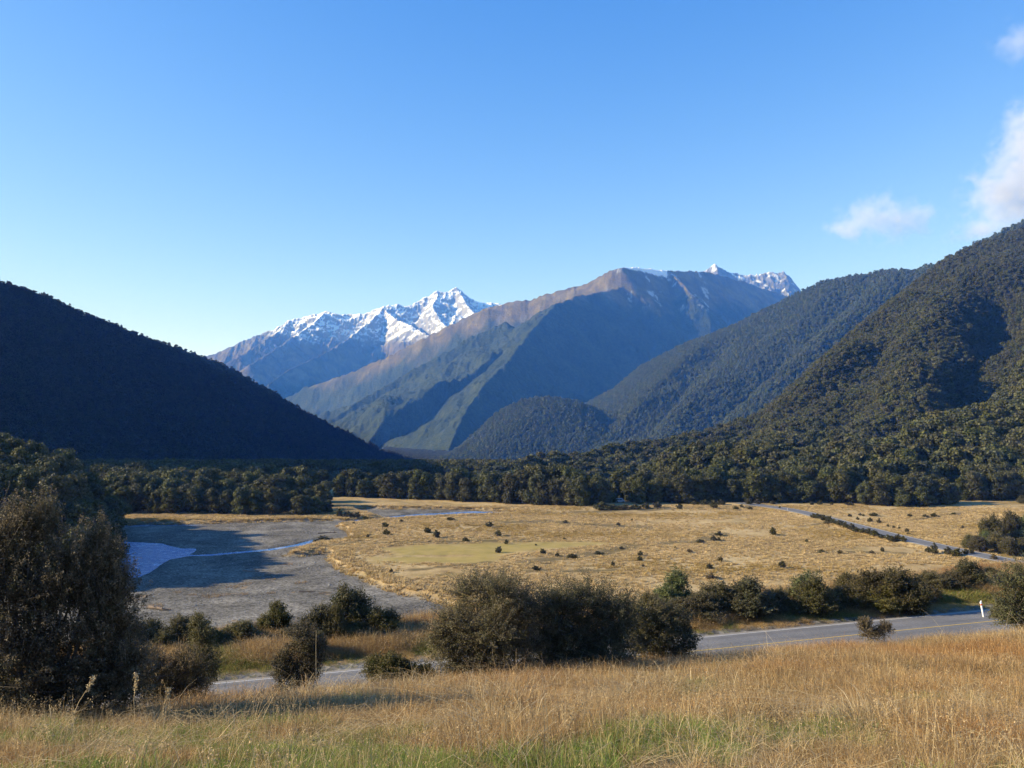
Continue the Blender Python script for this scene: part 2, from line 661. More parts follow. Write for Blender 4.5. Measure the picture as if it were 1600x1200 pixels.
def road_mat(name, base):
    m, nt, out = new_mat(name)
    b = NB(nt)
    p = b.pos()
    f = b.noise(9.0, 4, 0.75, p)
    g = b.noise(0.25, 5, 0.6, p)
    c = b.ramp(f, [(0.3, tuple(q * 0.7 for q in base)), (0.5, base), (0.72, tuple(q * 1.45 for q in base))])
    c = b.mix(0.5, c, b.ramp(g, [(0.35, (0.35, 0.35, 0.35)), (0.65, (0.65, 0.64, 0.62))]), 'SOFT_LIGHT')
    ac = b.attr("across").outputs["Fac"]
    tr = b.math('ABSOLUTE', b.math('SUBTRACT', b.math('ABSOLUTE', b.math('SUBTRACT', ac, 1.55)), 0.75))
    track = b.math('MULTIPLY', b.mrange(tr, 0.05, 0.45, 1.0, 0.0), b.mrange(b.noise(0.35, 4, 0.6, p), 0.3, 0.65, 0.25, 0.75))
    c = b.mix(track, c, tuple(q * 0.72 for q in base))
    c = b.mix(b.mrange(b.math('ADD', ac, b.math('MULTIPLY', f, 0.5)), 3.15, 3.5), c, (0.26, 0.23, 0.19))
    pr = b.principled(c, 0.85, b.bump(f, 0.5, 0.02), 0.3)
    b.l(pr.outputs[0], out.inputs[0])
    return m


M_road = road_mat("chip_seal", (0.15, 0.148, 0.150))
M_white = plain_mat("white_line_paint", (0.50, 0.49, 0.47), 0.7, 0.3, 3.0, 0.2)
M_yellow = plain_mat("yellow_line_paint", (0.52, 0.35, 0.07), 0.7, 0.3, 3.0, 0.2)
line_pts = [tuple(P0 + T * s) for s in (-60, -20, 20, 60, 110)]
o = obj("road", strip("road", line_pts, 3.3, 3.3, lambda X, Y, n: road_surface(n), M_road, 1.0))
tag(o, "grey two lane road crossing below the foreground grass", None, None, "structure")
wl = obj("white_edge_line", strip("white_edge_line", line_pts, 2.94, -2.84, lambda X, Y, n: road_surface(n) + 0.006, M_white, 1.0))
tag(wl, "white edge line along the far side of the near road", None, None, "structure")
wl = obj("white_edge_line", strip("white_edge_line", line_pts, -2.84, 2.94, lambda X, Y, n: road_surface(n) + 0.006, M_white, 1.0))
tag(wl, "white edge line along the near side of the near road", None, None, "structure")
wl = obj("yellow_centre_line", strip("yellow_centre_line", line_pts, 0.055, 0.055, lambda X, Y, n: road_surface(n) + 0.006, M_yellow, 1.0))
tag(wl, "yellow centre line of the near road", None, None, "structure")

fz = lambda e: (lambda X, Y, n: 0 * X - 39.40 + e - 0.02 * np.abs(n))
o = obj("road", strip("road", FAR_ROAD, 4.0, 4.0, fz(0.09), M_road, 2.0))
tag(o, "distant grey road running across the tan valley floor", None, None, "structure")
for a, bb, t in ((3.55, -3.3, "left"), (-3.3, 3.55, "right")):
    wl = obj("white_edge_line", strip("white_edge_line", FAR_ROAD, a, bb, fz(0.10), M_white, 2.0))
    tag(wl, "white edge line on the %s side of the distant road" % t, None, None, "structure")


# ------------------------------------------------------------------ mountains and hills
def polar_grid(px0, px1, npx, d0, d1, nd):
    px = np.linspace(px0, px1, npx)
    d = d0 * (d1 / d0) ** np.linspace(0, 1, nd)
    PX, D = np.meshgrid(px, d)
    X = (PX - 800) / (F_PX / _cp) * D
    return PX, X, D


def tents(X, Y, ridges, seed, sl=0.62, rough=0.3, gully=0.35, gs=260.0):
    wx = fbm(X / 900.0, Y / 900.0, 3, seed) * 120
    wy = fbm(X / 900.0, Y / 900.0, 3, seed + 7) * 120
    n1 = fbm(X / (gs * 2.2), Y / (gs * 2.2), 4, seed + 1)
    n2 = ridged((X + wx) / gs, (Y + wy) / gs, 4, seed + 2)
    best = np.full(X.shape, -1e9)
    for r in ridges:
        slope = r[1] if isinstance(r, tuple) else sl
        pts = r[0] if isinstance(r, tuple) else r
        d, z, side = seg_dist(X, Y, [tuple(at_d(*p)) for p in pts], True)
        if isinstance(slope, tuple):          # (towards the line's left, towards its right)
            slope = slope[0] + (slope[1] - slope[0]) * sstep(-40, 40, side / np.maximum(d, 1) * 60)
        h = z - slope * d * (1 + rough * n1) - gully * np.minimum(d, 420) * (0.5 - 0.5 * n2)
        best = np.maximum(best, h)
    return np.maximum(best, -150.0)


M_mountain = None


def mountain_mat():
    m, nt, out = new_mat("mountain")
    b = NB(nt)
    p = b.pos()
    fo = b.ramp(b.math('ADD', b.math('MULTIPLY', b.noise(0.055, 4, 0.75, p), 0.6), b.math('MULTIPLY', b.noise(0.006, 5, 0.65, p), 0.4)), [(0.36, (0.014, 0.021, 0.008)), (0.5, (0.032, 0.042, 0.016)), (0.62, (0.054, 0.064, 0.026))])
    tu = b.ramp(b.noise(0.006, 7, 0.7, p, 0.5), [(0.34, (0.065, 0.055, 0.030)), (0.5, (0.120, 0.093, 0.032)), (0.64, (0.185, 0.148, 0.058))])
    ro = b.ramp(b.noise(0.02, 6, 0.75, p), [(0.3, (0.07, 0.07, 0.07)), (0.7, (0.22, 0.21, 0.20))])
    c = b.mix(b.attr("tussock").outputs["Fac"], fo, tu)
    c = b.mix(b.attr("rock").outputs["Fac"], c, ro)
    c = b.mix(b.attr("snow").outputs["Fac"], c, (0.86, 0.88, 0.90))
    h = b.noise(0.05, 5, 0.7, p)
    pr = b.principled(c, 0.95, b.bump(h, 0.9, 14.0), 0.1)
    b.l(pr.outputs[0], out.inputs[0])
    return m


M_mountain = mountain_mat()


def slope_of(Z, X, Y):
    gy_r, gy_c = np.gradient(Z)
    dx_c = np.gradient(X, axis=1)
    dy_r = np.gradient(Y, axis=0)
    zx = gy_c / np.maximum(np.abs(dx_c), 1e-6)
    zy = gy_r / np.maximum(np.abs(dy_r), 1e-6)
    return np.hypot(zx, zy)


def add_mountain(name, label, PX, X, Y, Z, tus, rock, snow):
    me = mesh_np(name, np.stack([X, Y, Z], -1).reshape(-1, 3), grid_faces(*X.shape), M_mountain, True,
                 dict(tussock=tus, rock=rock, snow=snow))
    o = obj(name, me)
    tag(o, label, None, None, "structure")
    return o


def snowy_range():
    PX, X, Y = polar_grid(290, 850, 640, 7600, 12400, 330)
    ridges = [
        [(250, 585, 10600), (325, 557, 10600), (360, 541, 10600), (400, 526, 10700), (430, 515, 10800), (455, 500, 10900), (480, 494, 11000),
         (497, 491, 11000), (510, 487, 11000), (524, 491, 11000), (545, 493, 11100), (575, 490, 11100), (600, 479, 11100), (618, 476, 11200),
         (640, 480, 11300), (652, 472, 11400), (668, 463, 11500), (683, 455, 11500), (694, 458, 11500), (702, 456, 11550), (713, 451, 11600),
         (720, 455, 11650), (732, 465, 11700), (747, 474, 11700), (775, 474, 11800), (850, 490, 11900)],
        ([(600, 480, 11100), (585, 497, 10600), (545, 530, 9900), (500, 556, 9300), (450, 578, 8700), (420, 600, 8300)], 0.75),
        ([(597, 483, 11100), (620, 500, 10500), (655, 516, 10000), (690, 540, 9500)], 0.8),
        ([(510, 488, 11000), (490, 505, 10500), (440, 540, 9800), (390, 570, 9200)], 0.7),
        ([(686, 456, 11500), (675, 480, 11000), (690, 505, 10600), (705, 520, 10200)], 0.8),
        ([(713, 452, 11600), (735, 485, 11000), (760, 500, 10600)], 0.8),
        ([(455, 501, 10900), (420, 530, 10300), (370, 560, 9800), (330, 580, 9500)], 0.6),
    ]
    Z = tents(X, Y, ridges, 60, 0.6, 0.35, 0.55, 300.0)
    sharp = ridged(X / 120.0, Y / 120.0, 3, 66)
    Z = Z + (26 * sharp + 14 * ridged(X / 55.0, Y / 55.0, 2, 67)) * sstep(500, 1100, Z)
    sl = slope_of(Z, X, Y)
    line = np.interp(PX, [250, 340, 420, 470, 520, 600, 660, 720], [1450, 1350, 1180, 1050, 1020, 1050, 1000, 950])
    nz = 170 * fbm(X / 260.0, Y / 260.0, 5, 71, 0.65)
    snow = sstep(-60, 120, Z - line + nz) * (1 - 0.85 * sstep(0.85, 1.35, sl + 0.45 * fbm(X / 70.0, Y / 70.0, 4, 73, 0.65)))
    rock = sstep(850, 1150, Z + nz * 0.5) * 0.8
    tus = sstep(350, 520, Z + nz * 0.6)
    add_mountain("mountain", "far snow covered mountain range at the head of the valley", PX, X, Y, Z, tus, rock, snow)


def right_peak():
    PX, X, Y = polar_grid(1040, 1330, 260, 9300, 11300, 140)
    ridges = [[(1050, 440, 10250), (1090, 428, 10250), (1104, 421, 10250), (1110, 416, 10250), (1117, 411, 10250), (1122, 418, 10250), (1130, 422, 10250), (1150, 427, 10250), (1178, 430, 10250),
               (1190, 427, 10250), (1203, 425, 10250), (1214, 428, 10250), (1224, 424, 10250), (1235, 433, 10250), (1244, 446, 10250), (1253, 458, 10250), (1290, 490, 10250)]]
    Z = tents(X, Y, ridges, 80, 0.85, 0.4, 0.8, 130.0) + 22 * ridged(X / 50.0, Y / 50.0, 3, 86)
    sl = slope_of(Z, X, Y)
    nz = fbm(X / 90.0, Y / 90.0, 4, 88, 0.65)
    snow = 0.9 * sstep(-0.05, 0.40, nz - 0.02 + 0.35 * (1.0 - sl))
    one = np.ones(X.shape)
    add_mountain("mountain", "jagged snow dusted rock peak behind the brown round top", PX, X, Y, Z, one, one, snow)


def central_mountain():
    PX, X, Y = polar_grid(400, 1340, 620, 3300, 9900, 340)
    ridges = [
        # skyline
        ([(440, 625, 7700), (470, 608, 7650), (560, 575, 7500), (620, 548, 7400), (690, 512, 7300), (760, 478, 7200), (800, 469, 7150), (830, 466, 7100),
          (850, 458, 7050), (890, 447, 7000), (915, 440, 6950), (940, 428, 6900), (958, 419, 6850), (970, 415, 6850), (1000, 416, 7100), (1030, 419, 7350), (1055, 421, 7550), (1080, 421, 7760),
          (1110, 424, 8000), (1140, 432, 8250), (1170, 441, 8500), (1200, 451, 8720), (1240, 464, 9000), (1330, 500, 9700)], (0.58, 1.12)),
        # front spur, coming down towards the viewer and the left
        ([(868, 475, 5900), (900, 461, 6150), (940, 455, 6400), (975, 445, 6700), (1010, 436, 6950)], (0.50, 1.05)),
        ([(868, 475, 5900), (835, 510, 5500), (805, 550, 5100), (765, 590, 4700), (735, 630, 4350),
          (715, 665, 4000), (700, 705, 3700)], (1.0, 0.42)),
        # second spur left of it
        ([(790, 501, 5950), (740, 524, 5900), (680, 558, 5800), (620, 592, 5700), (560, 625, 5500), (500, 665, 5200)], (0.62, 0.50)),
        ([(1050, 427, 7400), (1068, 441, 7150), (1078, 456, 6950)], 0.85),
    ]
    Z = tents(X, Y, ridges, 90, 0.6, 0.16, 0.20, 300.0)
    nz = fbm(X / 300.0, Y / 300.0, 5, 95, 0.6)
    line = np.interp(PX, [440, 560, 650, 760, 850, 960, 1100, 1250], [360, 470, 630, 830, 950, 1015, 1100, 1150])
    tus = sstep(-130, 110, Z - line + 230 * nz)
    Z = Z + (1 - tus) * (6 * vnoise(X / 15.0, Y / 15.0, 97) + 7 * vnoise(X / 34.0, Y / 34.0, 98) + 12 * vnoise(X / 90.0, Y / 90.0, 96)) * sstep(-80, 0, Z)
    Z = Z - (0.35 + 0.65 * tus) * 30 * (0.5 - 0.5 * ridged(X / 85.0, Y / 170.0, 4, 99))
    sl = slope_of(Z, X, Y)
    n2 = fbm(X / 110.0, Y / 110.0, 5, 101, 0.7)
    snow = 0.0 * Z
    snow = np.maximum(snow, sstep(1335, 1352, Z + 30 * n2) * (PX < 1045) * (PX > 972))
    snow = np.maximum(snow, 0.35 * sstep(0.26, 0.40, n2) * sstep(900, 1050, Z) * (PX > 960) * (PX < 1110))
    rock = sstep(0.15, 0.45, n2) * tus * 0.6
    add_mountain("mountain", "big forested mountain with a brown tussock top in the middle of the valley", PX, X, Y, Z, tus, rock, snow)


snowy_range()
right_peak()
central_mountain()

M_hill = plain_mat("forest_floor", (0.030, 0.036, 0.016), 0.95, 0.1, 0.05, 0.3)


class Hill:
    """hill given by its skyline, running down to a foot nearer to the viewer"""
    def __init__(s, sky, foot, power, tree, amp, seed, spur_dir=None, spur_len=150.0):
        s.sky = np.array(sky, float); s.foot = np.array(foot, float)
        s.power = power; s.tree = tree; s.amp = amp; s.seed = seed
        s.sd = spur_dir; s.sl = spur_len; s.ravines = []; s.extra = None

    def z(s, x, y):
        px = 800 + x / y * (F_PX / _cp)
        rd = np.interp(px, s.sky[:, 0], s.sky[:, 2])
        rp = np.interp(px, s.sky[:, 0], s.sky[:, 1])
        rz = (660 - rp) / (F_PX / _cp) * rd - s.tree
        fd = np.interp(px, s.foot[:, 0], s.foot[:, 1])
        base = floor_z(fd) - 1.5
        u = np.clip((y - fd) / (rd - fd), 0, 1)
        g = u ** s.power
        z = base + (rz - base) * g
        z = np.where(y > rd, rz - 0.55 * (y - rd), z)
        env = np.sin(np.pi * np.clip(u, 0, 1) ** 0.8) ** 0.8
        if s.sd is not None:
            q = s.sd[0] * x + s.sd[1] * y
            r = -s.sd[1] * x + s.sd[0] * y
            w = 70 * fbm(x / 260.0, y / 260.0, 3, s.seed + 3)
            sp = vnoise((q + w) / s.sl, r / (s.sl * 5.0), s.seed + 5) + 0.4 * vnoise((q + w) / (s.sl * 0.45), r / (s.sl * 2), s.seed + 6)
            z = z + s.amp * env * sp
        for line, depth, wid in s.ravines:
            pts = []
            for p_, u_ in line:
                f_ = np.interp(p_, s.foot[:, 0], s.foot[:, 1]); r_ = np.interp(p_, s.sky[:, 0], s.sky[:, 2])
                d_ = f_ + u_ * (r_ - f_)
                pts.append(((p_ - 800) / (F_PX / _cp) * d_, d_))
            dd, _ = seg_dist(x, y, pts)
            dd = dd + 0.3 * wid * fbm(x / 90.0, y / 90.0, 2, s.seed + 8)
            z = z - depth * np.clip(1 - dd / wid, 0, 1) ** 1.3 * sstep(0.03, 0.14, u) + 0.4 * depth * np.exp(-((dd - 1.35 * wid) / (0.6 * wid)) ** 2) * env
        z = z + 0.25 * s.amp * env * fbm(x / 60.0, y / 60.0, 3, s.seed)
        z = np.where(y < fd, base - 0.3 * (fd - y), z)
        if s.extra is not None:
            d_, z_, sd_ = seg_dist(x, y, s.extra, True)
            z = np.maximum(z, z_ - 1.6 * d_)
        return z

    def u(s, x, y):
        px = 800 + x / y * (F_PX / _cp)
        rd = np.interp(px, s.sky[:, 0], s.sky[:, 2]); fd = np.interp(px, s.foot[:, 0], s.foot[:, 1])
        return (y - fd) / (rd - fd)

    def build(s, name, label, px0, px1, d0, d1, npx=300, nd=200):
        PX, X, Y = polar_grid(px0, px1, npx, d0, d1, nd)
        me = mesh_np(name, np.stack([X, Y, s.z(X, Y)], -1).reshape(-1, 3), grid_faces(*X.shape), M_hill, True)
        o = obj(name, me)
        tag(o, label, None, None, "structure")
        return o


RIGHT = Hill([(500, 732, 640), (800, 722, 640), (900, 707, 760), (1000, 692, 880), (1100, 674, 1020), (1180, 648, 1150), (1250, 595, 1300), (1350, 504, 1450),
              (1420, 449, 1550), (1480, 403, 1650), (1530, 379, 1720), (1600, 355, 1800), (1750, 310, 1900), (2100, 240, 2000)],
             [(500, 430), (620, 425), (900, 384), (1000, 396), (1200, 402), (1330, 398), (1500, 412), (1600, 412), (2100, 400)], 1.35, 12, 46, 200, (0.80, -0.60), 150.0)
MID = Hill([(690, 716, 4300), (900, 640, 4300), (930, 622, 4250), (960, 606, 4200), (1000, 572, 4050), (1060, 541, 3900), (1150, 506, 3700), (1200, 480, 3600), (1250, 455, 3500),
            (1290, 437, 3400), (1350, 427, 3250), (1400, 418, 3100), (1430, 420, 3050), (1460, 411, 2950), (1520, 381, 2750), (1600, 345, 2600), (1800, 300, 2500)],
           [(690, 2700), (900, 2500), (1100, 2300), (1500, 1900), (1800, 1800)], 1.15, 10, 45, 220, (0.75, -0.66), 330.0)
KNOLL = Hill([(695, 714, 3200), (720, 697, 3200), (745, 675, 3200), (775, 645, 3200), (800, 630, 3200), (830, 621, 3200), (870, 620, 3200), (905, 627, 3200), (935, 640, 3200), (965, 664, 3150), (1010, 715, 3100)],
             [(690, 2700), (1010, 2600)], 0.8, 10, 14, 240, (0.9, -0.4), 160.0)
LEFT = Hill([(-2400, 60, 900), (-1600, 60, 900), (-900, 20, 950), (-600, 70, 1050), (-400, 190, 1250), (-200, 325, 1500), (0, 437, 1700), (60, 456, 1760), (140, 490, 1850), (200, 514, 1920), (270, 538, 2000), (325, 558, 2070), (370, 578, 2120), (420, 606, 2180),
             (460, 630, 2230), (500, 652, 2300), (550, 677, 2400), (600, 699, 2500), (640, 713, 2600), (670, 719, 2650)],
            [(-2400, 430), (-1600, 430), (-600, 460), (-400, 540), (-200, 700), (0, 900), (325, 1350), (500, 1800), (640, 2450), (670, 2600)], 1.0, 12, 12, 260, (0.75, -0.66), 240.0)
RIGHT.ravines = [([(1570, .66), (1545, .52), (1500, .37), (1450, .27), (1400, .2), (1330, .12)], 48, 75),
                 ([(1660, .70), (1610, .52), (1580, .36), (1545, .22), (1500, .12)], 40, 65),
                 ([(1400, .78), (1350, .55), (1300, .36), (1240, .2)], 30, 70)]
MID.ravines = [([(1330, .85), (1250, .6), (1150, .35), (1060, .15)], 60, 130), ([(1460, .9), (1380, .6), (1280, .3)], 60, 130), ([(1120, .8), (1060, .5), (1000, .2)], 50, 110)]
RIGHT.build("hill", "forested hillside rising on the right of the valley", 480, 2100, 380, 2300, 420, 260)
MID.build("hill", "bluish forested ridge behind the right hand hillside", 680, 1800, 1800, 4700, 320, 220)
KNOLL.build("hill", "low rounded forested knoll in the middle distance", 680, 1030, 2500, 3700, 160, 100)
LEFT.extra = [(-690, 425, 262), (-700, 600, 255), (-760, 800, 262), (-900, 1000, 300)]  # unseen spur added out of view, shaped to shade the valley forest
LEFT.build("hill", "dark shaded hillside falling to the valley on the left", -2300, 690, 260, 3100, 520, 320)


# ------------------------------------------------------------------ foliage builders
def unit(v):
    return v / np.maximum(np.linalg.norm(v, axis=-1, keepdims=True), 1e-9)


def ico(sub):
    import bmesh
    bm = bmesh.new()
    bmesh.ops.create_icosphere(bm, subdivisions=sub, radius=1)
    v = np.array([x.co[:] for x in bm.verts])
    f = np.array([[q.index for q in x.verts] for x in bm.faces])
    bm.free()
    return v, f


ICO1, ICO2 = ico(1), ico(2)


def leaf_quads(rng, C, N, size, aspect=0.6):
    """one bent-free quad leaf for each centre, facing about N"""
    n = len(C)
    N = unit(N)
    a = unit(np.cross(N, rng.normal(size=(n, 3))))
    b = np.cross(N, a)
    s = np.asarray(size).reshape(-1, 1) * np.ones((n, 1)) * 0.5
    V = np.stack([C - a * s, C - b * s * aspect, C + a * s, C + b * s * aspect], 1).reshape(-1, 3)
    F = np.arange(4 * n).reshape(n, 4)
    return V, F


def tube(pts, radii, sides=3):
    """tapered tube along a polyline, returned as quads"""
    P = np.array(pts, float)
    n = len(P)
    t = unit(np.gradient(P, axis=0))
    ref = np.array([0.31, 0.17, 0.93])
    a = unit(np.cross(t, ref))
    b = np.cross(t, a)
    ang = np.arange(sides) / sides * 2 * np.pi
    V = P[:, None, :] + np.asarray(radii)[:, None, None] * (np.cos(ang)[None, :, None] * a[:, None, :] + np.sin(ang)[None, :, None] * b[:, None, :])
    F = []
    for i in range(n - 1):
        for j in range(sides):
            k = (j + 1) % sides
            F.append([i * sides + j, i * sides + k, (i + 1) * sides + k, (i + 1) * sides + j])
    return V.reshape(-1, 3), np.array(F)


class Acc:
    def __init__(s):
        s.v, s.f, s.c, s.n = [], [], [], 0

    def add(s, V, F, C=None):
        s.v.append(V); s.f.append(F + s.n); s.n += len(V)
        if C is not None:
            C = np.asarray(C, float)
            s.c.append(np.broadcast_to(C, (len(V), 3)) if C.ndim == 1 or len(C) == len(V) else np.repeat(C, len(V) // len(C), 0))

    def mesh(s, name, mat, smooth=False):
        return mesh_np(name, np.concatenate(s.v), np.concatenate(s.f), mat, smooth, None, np.concatenate(s.c) if s.c else None)


def quads_from_tris(F):
    return np.concatenate([F, F[:, 2:3]], 1)


def crown_mesh(name, seed, n_leaf, leaf, lobes=12, width=0.36, low=0.08, palette=None, core=True):
    """tree crown one unit tall: lumpy dome of leaf sprays reaching nearly to the ground"""
    rng = np.random.RandomState(seed)
    acc_v, acc_f, acc_c = [], [], []
    n0 = 0
    L = []
    sc_ = (12.0 / lobes) ** 0.33
    for i in range(lobes):
        h = rng.uniform(low + 0.08, 0.90)
        prof = width * max(0.05, 1 - max(0.0, (h - 0.38) / 0.64) ** 2.2) ** 0.6 * (0.70 + 0.30 * min(1, h / 0.3))
        r = rng.uniform(0.085, 0.18) * sc_ ** 0.5
        a = i * 2.39996 + rng.uniform(-.5, .5)
        q = max(0.0, prof - r * 0.6) * (rng.uniform(0.55, 1.12) if i > 2 else 1)
        L.append((np.array([q * math.cos(a), q * math.sin(a), h]), r))
    for k in range(3):
        L.append((np.array([rng.uniform(-.12, .12), rng.uniform(-.12, .12), rng.uniform(0.78, 0.93)]), rng.uniform(0.06, 0.13)))
    L.append((np.array([0, 0, 0.5]), 0.22))
    L.append((np.array([0, 0, 0.25]), 0.20))
    pal = np.array(palette if palette is not None else [(0.050, 0.056, 0.016), (0.083, 0.085, 0.026), (0.116, 0.109, 0.038), (0.066, 0.067, 0.022)])
    w = np.array([r * r for _, r in L]); w /= w.sum()
    C, N, Q = [], [], []
    for (c, r), k in zip(L, w):
        m = int(n_leaf * k)
        u = unit(rng.normal(size=(m, 3)) + np.array([0, 0, 0.25]))
        p = c + u * r * rng.uniform(0.70, 1.24, (m, 1)) * np.array([1, 1, 0.95])
        # keep what is outside the other lobes
        keep = np.ones(m, bool)
        for c2, r2 in L:
            if c2 is c: continue
            keep &= (np.linalg.norm((p - c2) / np.array([1, 1, .85]), axis=1) > r2 * 0.70)
        C.append(p[keep]); N.append(u[keep] + rng.normal(scale=0.55, size=(keep.sum(), 3)))
        base = pal[rng.randint(len(pal))]
        Q.append(base[None, :] * 0.35 + 0.65 * pal[rng.randint(len(pal), size=keep.sum())] * rng.uniform(0.7, 1.35, (keep.sum(), 1)))
    C = np.concatenate(C); N = np.concatenate(N); Q = np.concatenate(Q)
    V, F = leaf_quads(rng, C, N, leaf * rng.uniform(0.6, 1.3, len(C)), 0.7)
    A = Acc()
    A.add(V, F, np.repeat(Q, 4, 0))
    if core:  # added solid dark lumps inside, stopping light from passing through the crown
        for c, r in L:
            v, f = ICO1
            vv = c + v * r * 0.74 * np.array([1, 1, .85]) * (1 + 0.12 * rng.normal(size=(len(v), 1)))
            A.add(vv, quads_from_tris(f), pal[0])
    return A.mesh(name, M_forest)


def trunk_mesh(name, seed):
    rng = np.random.RandomState(seed)
    A = Acc()
    pts = [(0, 0, -0.05), (0.004, 0.003, 0.2), (-0.004, 0.008, 0.45), (0.006, 0, 0.7)]
    A.add(*tube(pts, [0.026, 0.021, 0.016, 0.008], 7))
    for i in range(6):
        a = rng.uniform(0, 6.28); h = rng.uniform(0.15, 0.5)
        d = np.array([math.cos(a), math.sin(a), 0])
        A.add(*tube([np.array([0, 0, h]), d * 0.12 + [0, 0, h + 0.08], d * 0.24 + [0, 0, h + 0.2]], [0.010, 0.007, 0.003], 5))
    return A.mesh(name, M_bark)


protos = bpy.data.collections.new("prototypes")        # not linked to the scene: sources for the scattered stuff


def proto(me):
    o = bpy.data.objects.new(me.name, me)
    protos_for.objects.link(o)
    return o


def scatter(name, label, P, rot, scl, pid, meshes, itint=None, kind="stuff"):
    """ONE object of kind stuff: copies of the given meshes on points"""
    c = bpy.data.collections.new(name + "_sources")
    for i, me in enumerate(meshes):
        c.objects.link(bpy.data.objects.new("%02d_%s" % (i, me.name), me))
    n = len(P)
    me = bpy.data.meshes.new(name)
    me.vertices.add(n)
    me.vertices.foreach_set("co", np.ascontiguousarray(P, np.float32).ravel())
    a = me.attributes.new("rot", 'FLOAT_VECTOR', 'POINT')
    a.data.foreach_set("vector", np.ascontiguousarray(rot, np.float32).ravel())
    a = me.attributes.new("scl", 'FLOAT_VECTOR', 'POINT')
    a.data.foreach_set("vector", np.ascontiguousarray(scl, np.float32).ravel())
    a = me.attributes.new("pid", 'INT', 'POINT')
    a.data.foreach_set("value", np.ascontiguousarray(pid, np.int32))
    if itint is not None:
        a = me.attributes.new("itint", 'FLOAT_COLOR', 'POINT')
        q = np.ones((n, 4), np.float32); q[:, :3] = itint
        a.data.foreach_set("color", q.ravel())
    o = obj(name, me)
    tag(o, label, None, None, kind)
    g = bpy.data.node_groups.new(name, 'GeometryNodeTree')
    g.interface.new_socket("Geometry", in_out='INPUT', socket_type='NodeSocketGeometry')
    g.interface.new_socket("Geometry", in_out='OUTPUT', socket_type='NodeSocketGeometry')
    N = g.nodes
    gi = N.new('NodeGroupInput'); go = N.new('NodeGroupOutput')
    ci = N.new('GeometryNodeCollectionInfo')
    ci.inputs[0].default_value = c
    ci.inputs[1].default_value = True
    ci.inputs[2].default_value = True
    ip = N.new('GeometryNodeInstanceOnPoints')

    def na(nm, t):
        x = N.new('GeometryNodeInputNamedAttribute')
        x.data_type = t
        x.inputs[0].default_value = nm
        return x.outputs[0]
    g.links.new(gi.outputs[0], ip.inputs['Points'])
    g.links.new(ci.outputs[0], ip.inputs['Instance'])
    ip.inputs['Pick Instance'].default_value = True
    g.links.new(na('pid', 'INT'), ip.inputs['Instance Index'])
    g.links.new(na('rot', 'FLOAT_VECTOR'), ip.inputs['Rotation'])
    g.links.new(na('scl', 'FLOAT_VECTOR'), ip.inputs['Scale'])
    g.links.new(ip.outputs[0], go.inputs[0])
    md = o.modifiers.new("scatter", 'NODES')
    md.node_group = g
    return o


# ------------------------------------------------------------------ forests
far_crowns = [crown_mesh("far_crown", 300 + i, 420, 0.15, 11, 0.40, 0.02, [(0.060, 0.080, 0.028), (0.095, 0.112, 0.042), (0.125, 0.135, 0.055), (0.075, 0.090, 0.035)]) for i in range(5)]
mid_crowns = [crown_mesh("wood_crown", 320 + i, 1500, 0.085, 18, 0.38, 0.02) for i in range(6)]
edge_crowns = [crown_mesh("crown", 340 + i, 5200, 0.047, 26, 0.34, 0.02) for i in range(6)]
trunk_me = [trunk_mesh("trunk", 360 + i) for i in range(2)]


shaded_crowns = [crown_mesh("far_crown", 310 + i, 420, 0.15, 11, 0.42, 0.02, [(0.038, 0.046, 0.017), (0.050, 0.058, 0.022), (0.062, 0.068, 0.027)]) for i in range(4)]  # leaf tones darkened: the left hillside's shade put into the colour


def jgrid(rng, x0, x1, y0, y1, s):
    nx = int((x1 - x0) / s); ny = int((y1 - y0) / s)
    X, Y = np.meshgrid(x0 + (np.arange(nx) + .5) * s, y0 + (np.arange(ny) + .5) * s)
    X = X + rng.uniform(-.48, .48, X.shape) * s; Y = Y + rng.uniform(-.48, .48, X.shape) * s
    return X.ravel(), Y.ravel()


def px_of(x, y):
    return 800 + x / y * (F_PX / _cp)


def forest(name, label, hill, x0, x1, y0, y1, s, pxr, umin, umax, height, meshes, seed, extra=None, thin=None):
    rng = np.random.RandomState(seed)
    x, y = jgrid(rng, x0, x1, y0, y1, s)
    px = px_of(x, y)
    u = hill.u(x, y)
    k = (px > pxr[0]) & (px < pxr[1]) & (u > umin) & (u < umax)
    if extra is not None: k &= extra(x, y)
    x, y = x[k], y[k]
    z = hill.z(x, y)
    n = len(x)
    h = height * rng.uniform(0.7, 1.25, n) * (1 + 0.18 * fbm(x / 70.0, y / 70.0, 2, seed))
    w = h * rng.uniform(0.85, 1.25, n)
    rot = np.stack([rng.uniform(-.08, .08, n), rng.uniform(-.08, .08, n), rng.uniform(0, 6.28, n)], 1)
    scatter(name, label, np.stack([x, y, z - 0.1 * h], 1), rot, np.stack([w, w, h], 1), rng.randint(0, len(meshes), n), meshes)
    print(name, n)


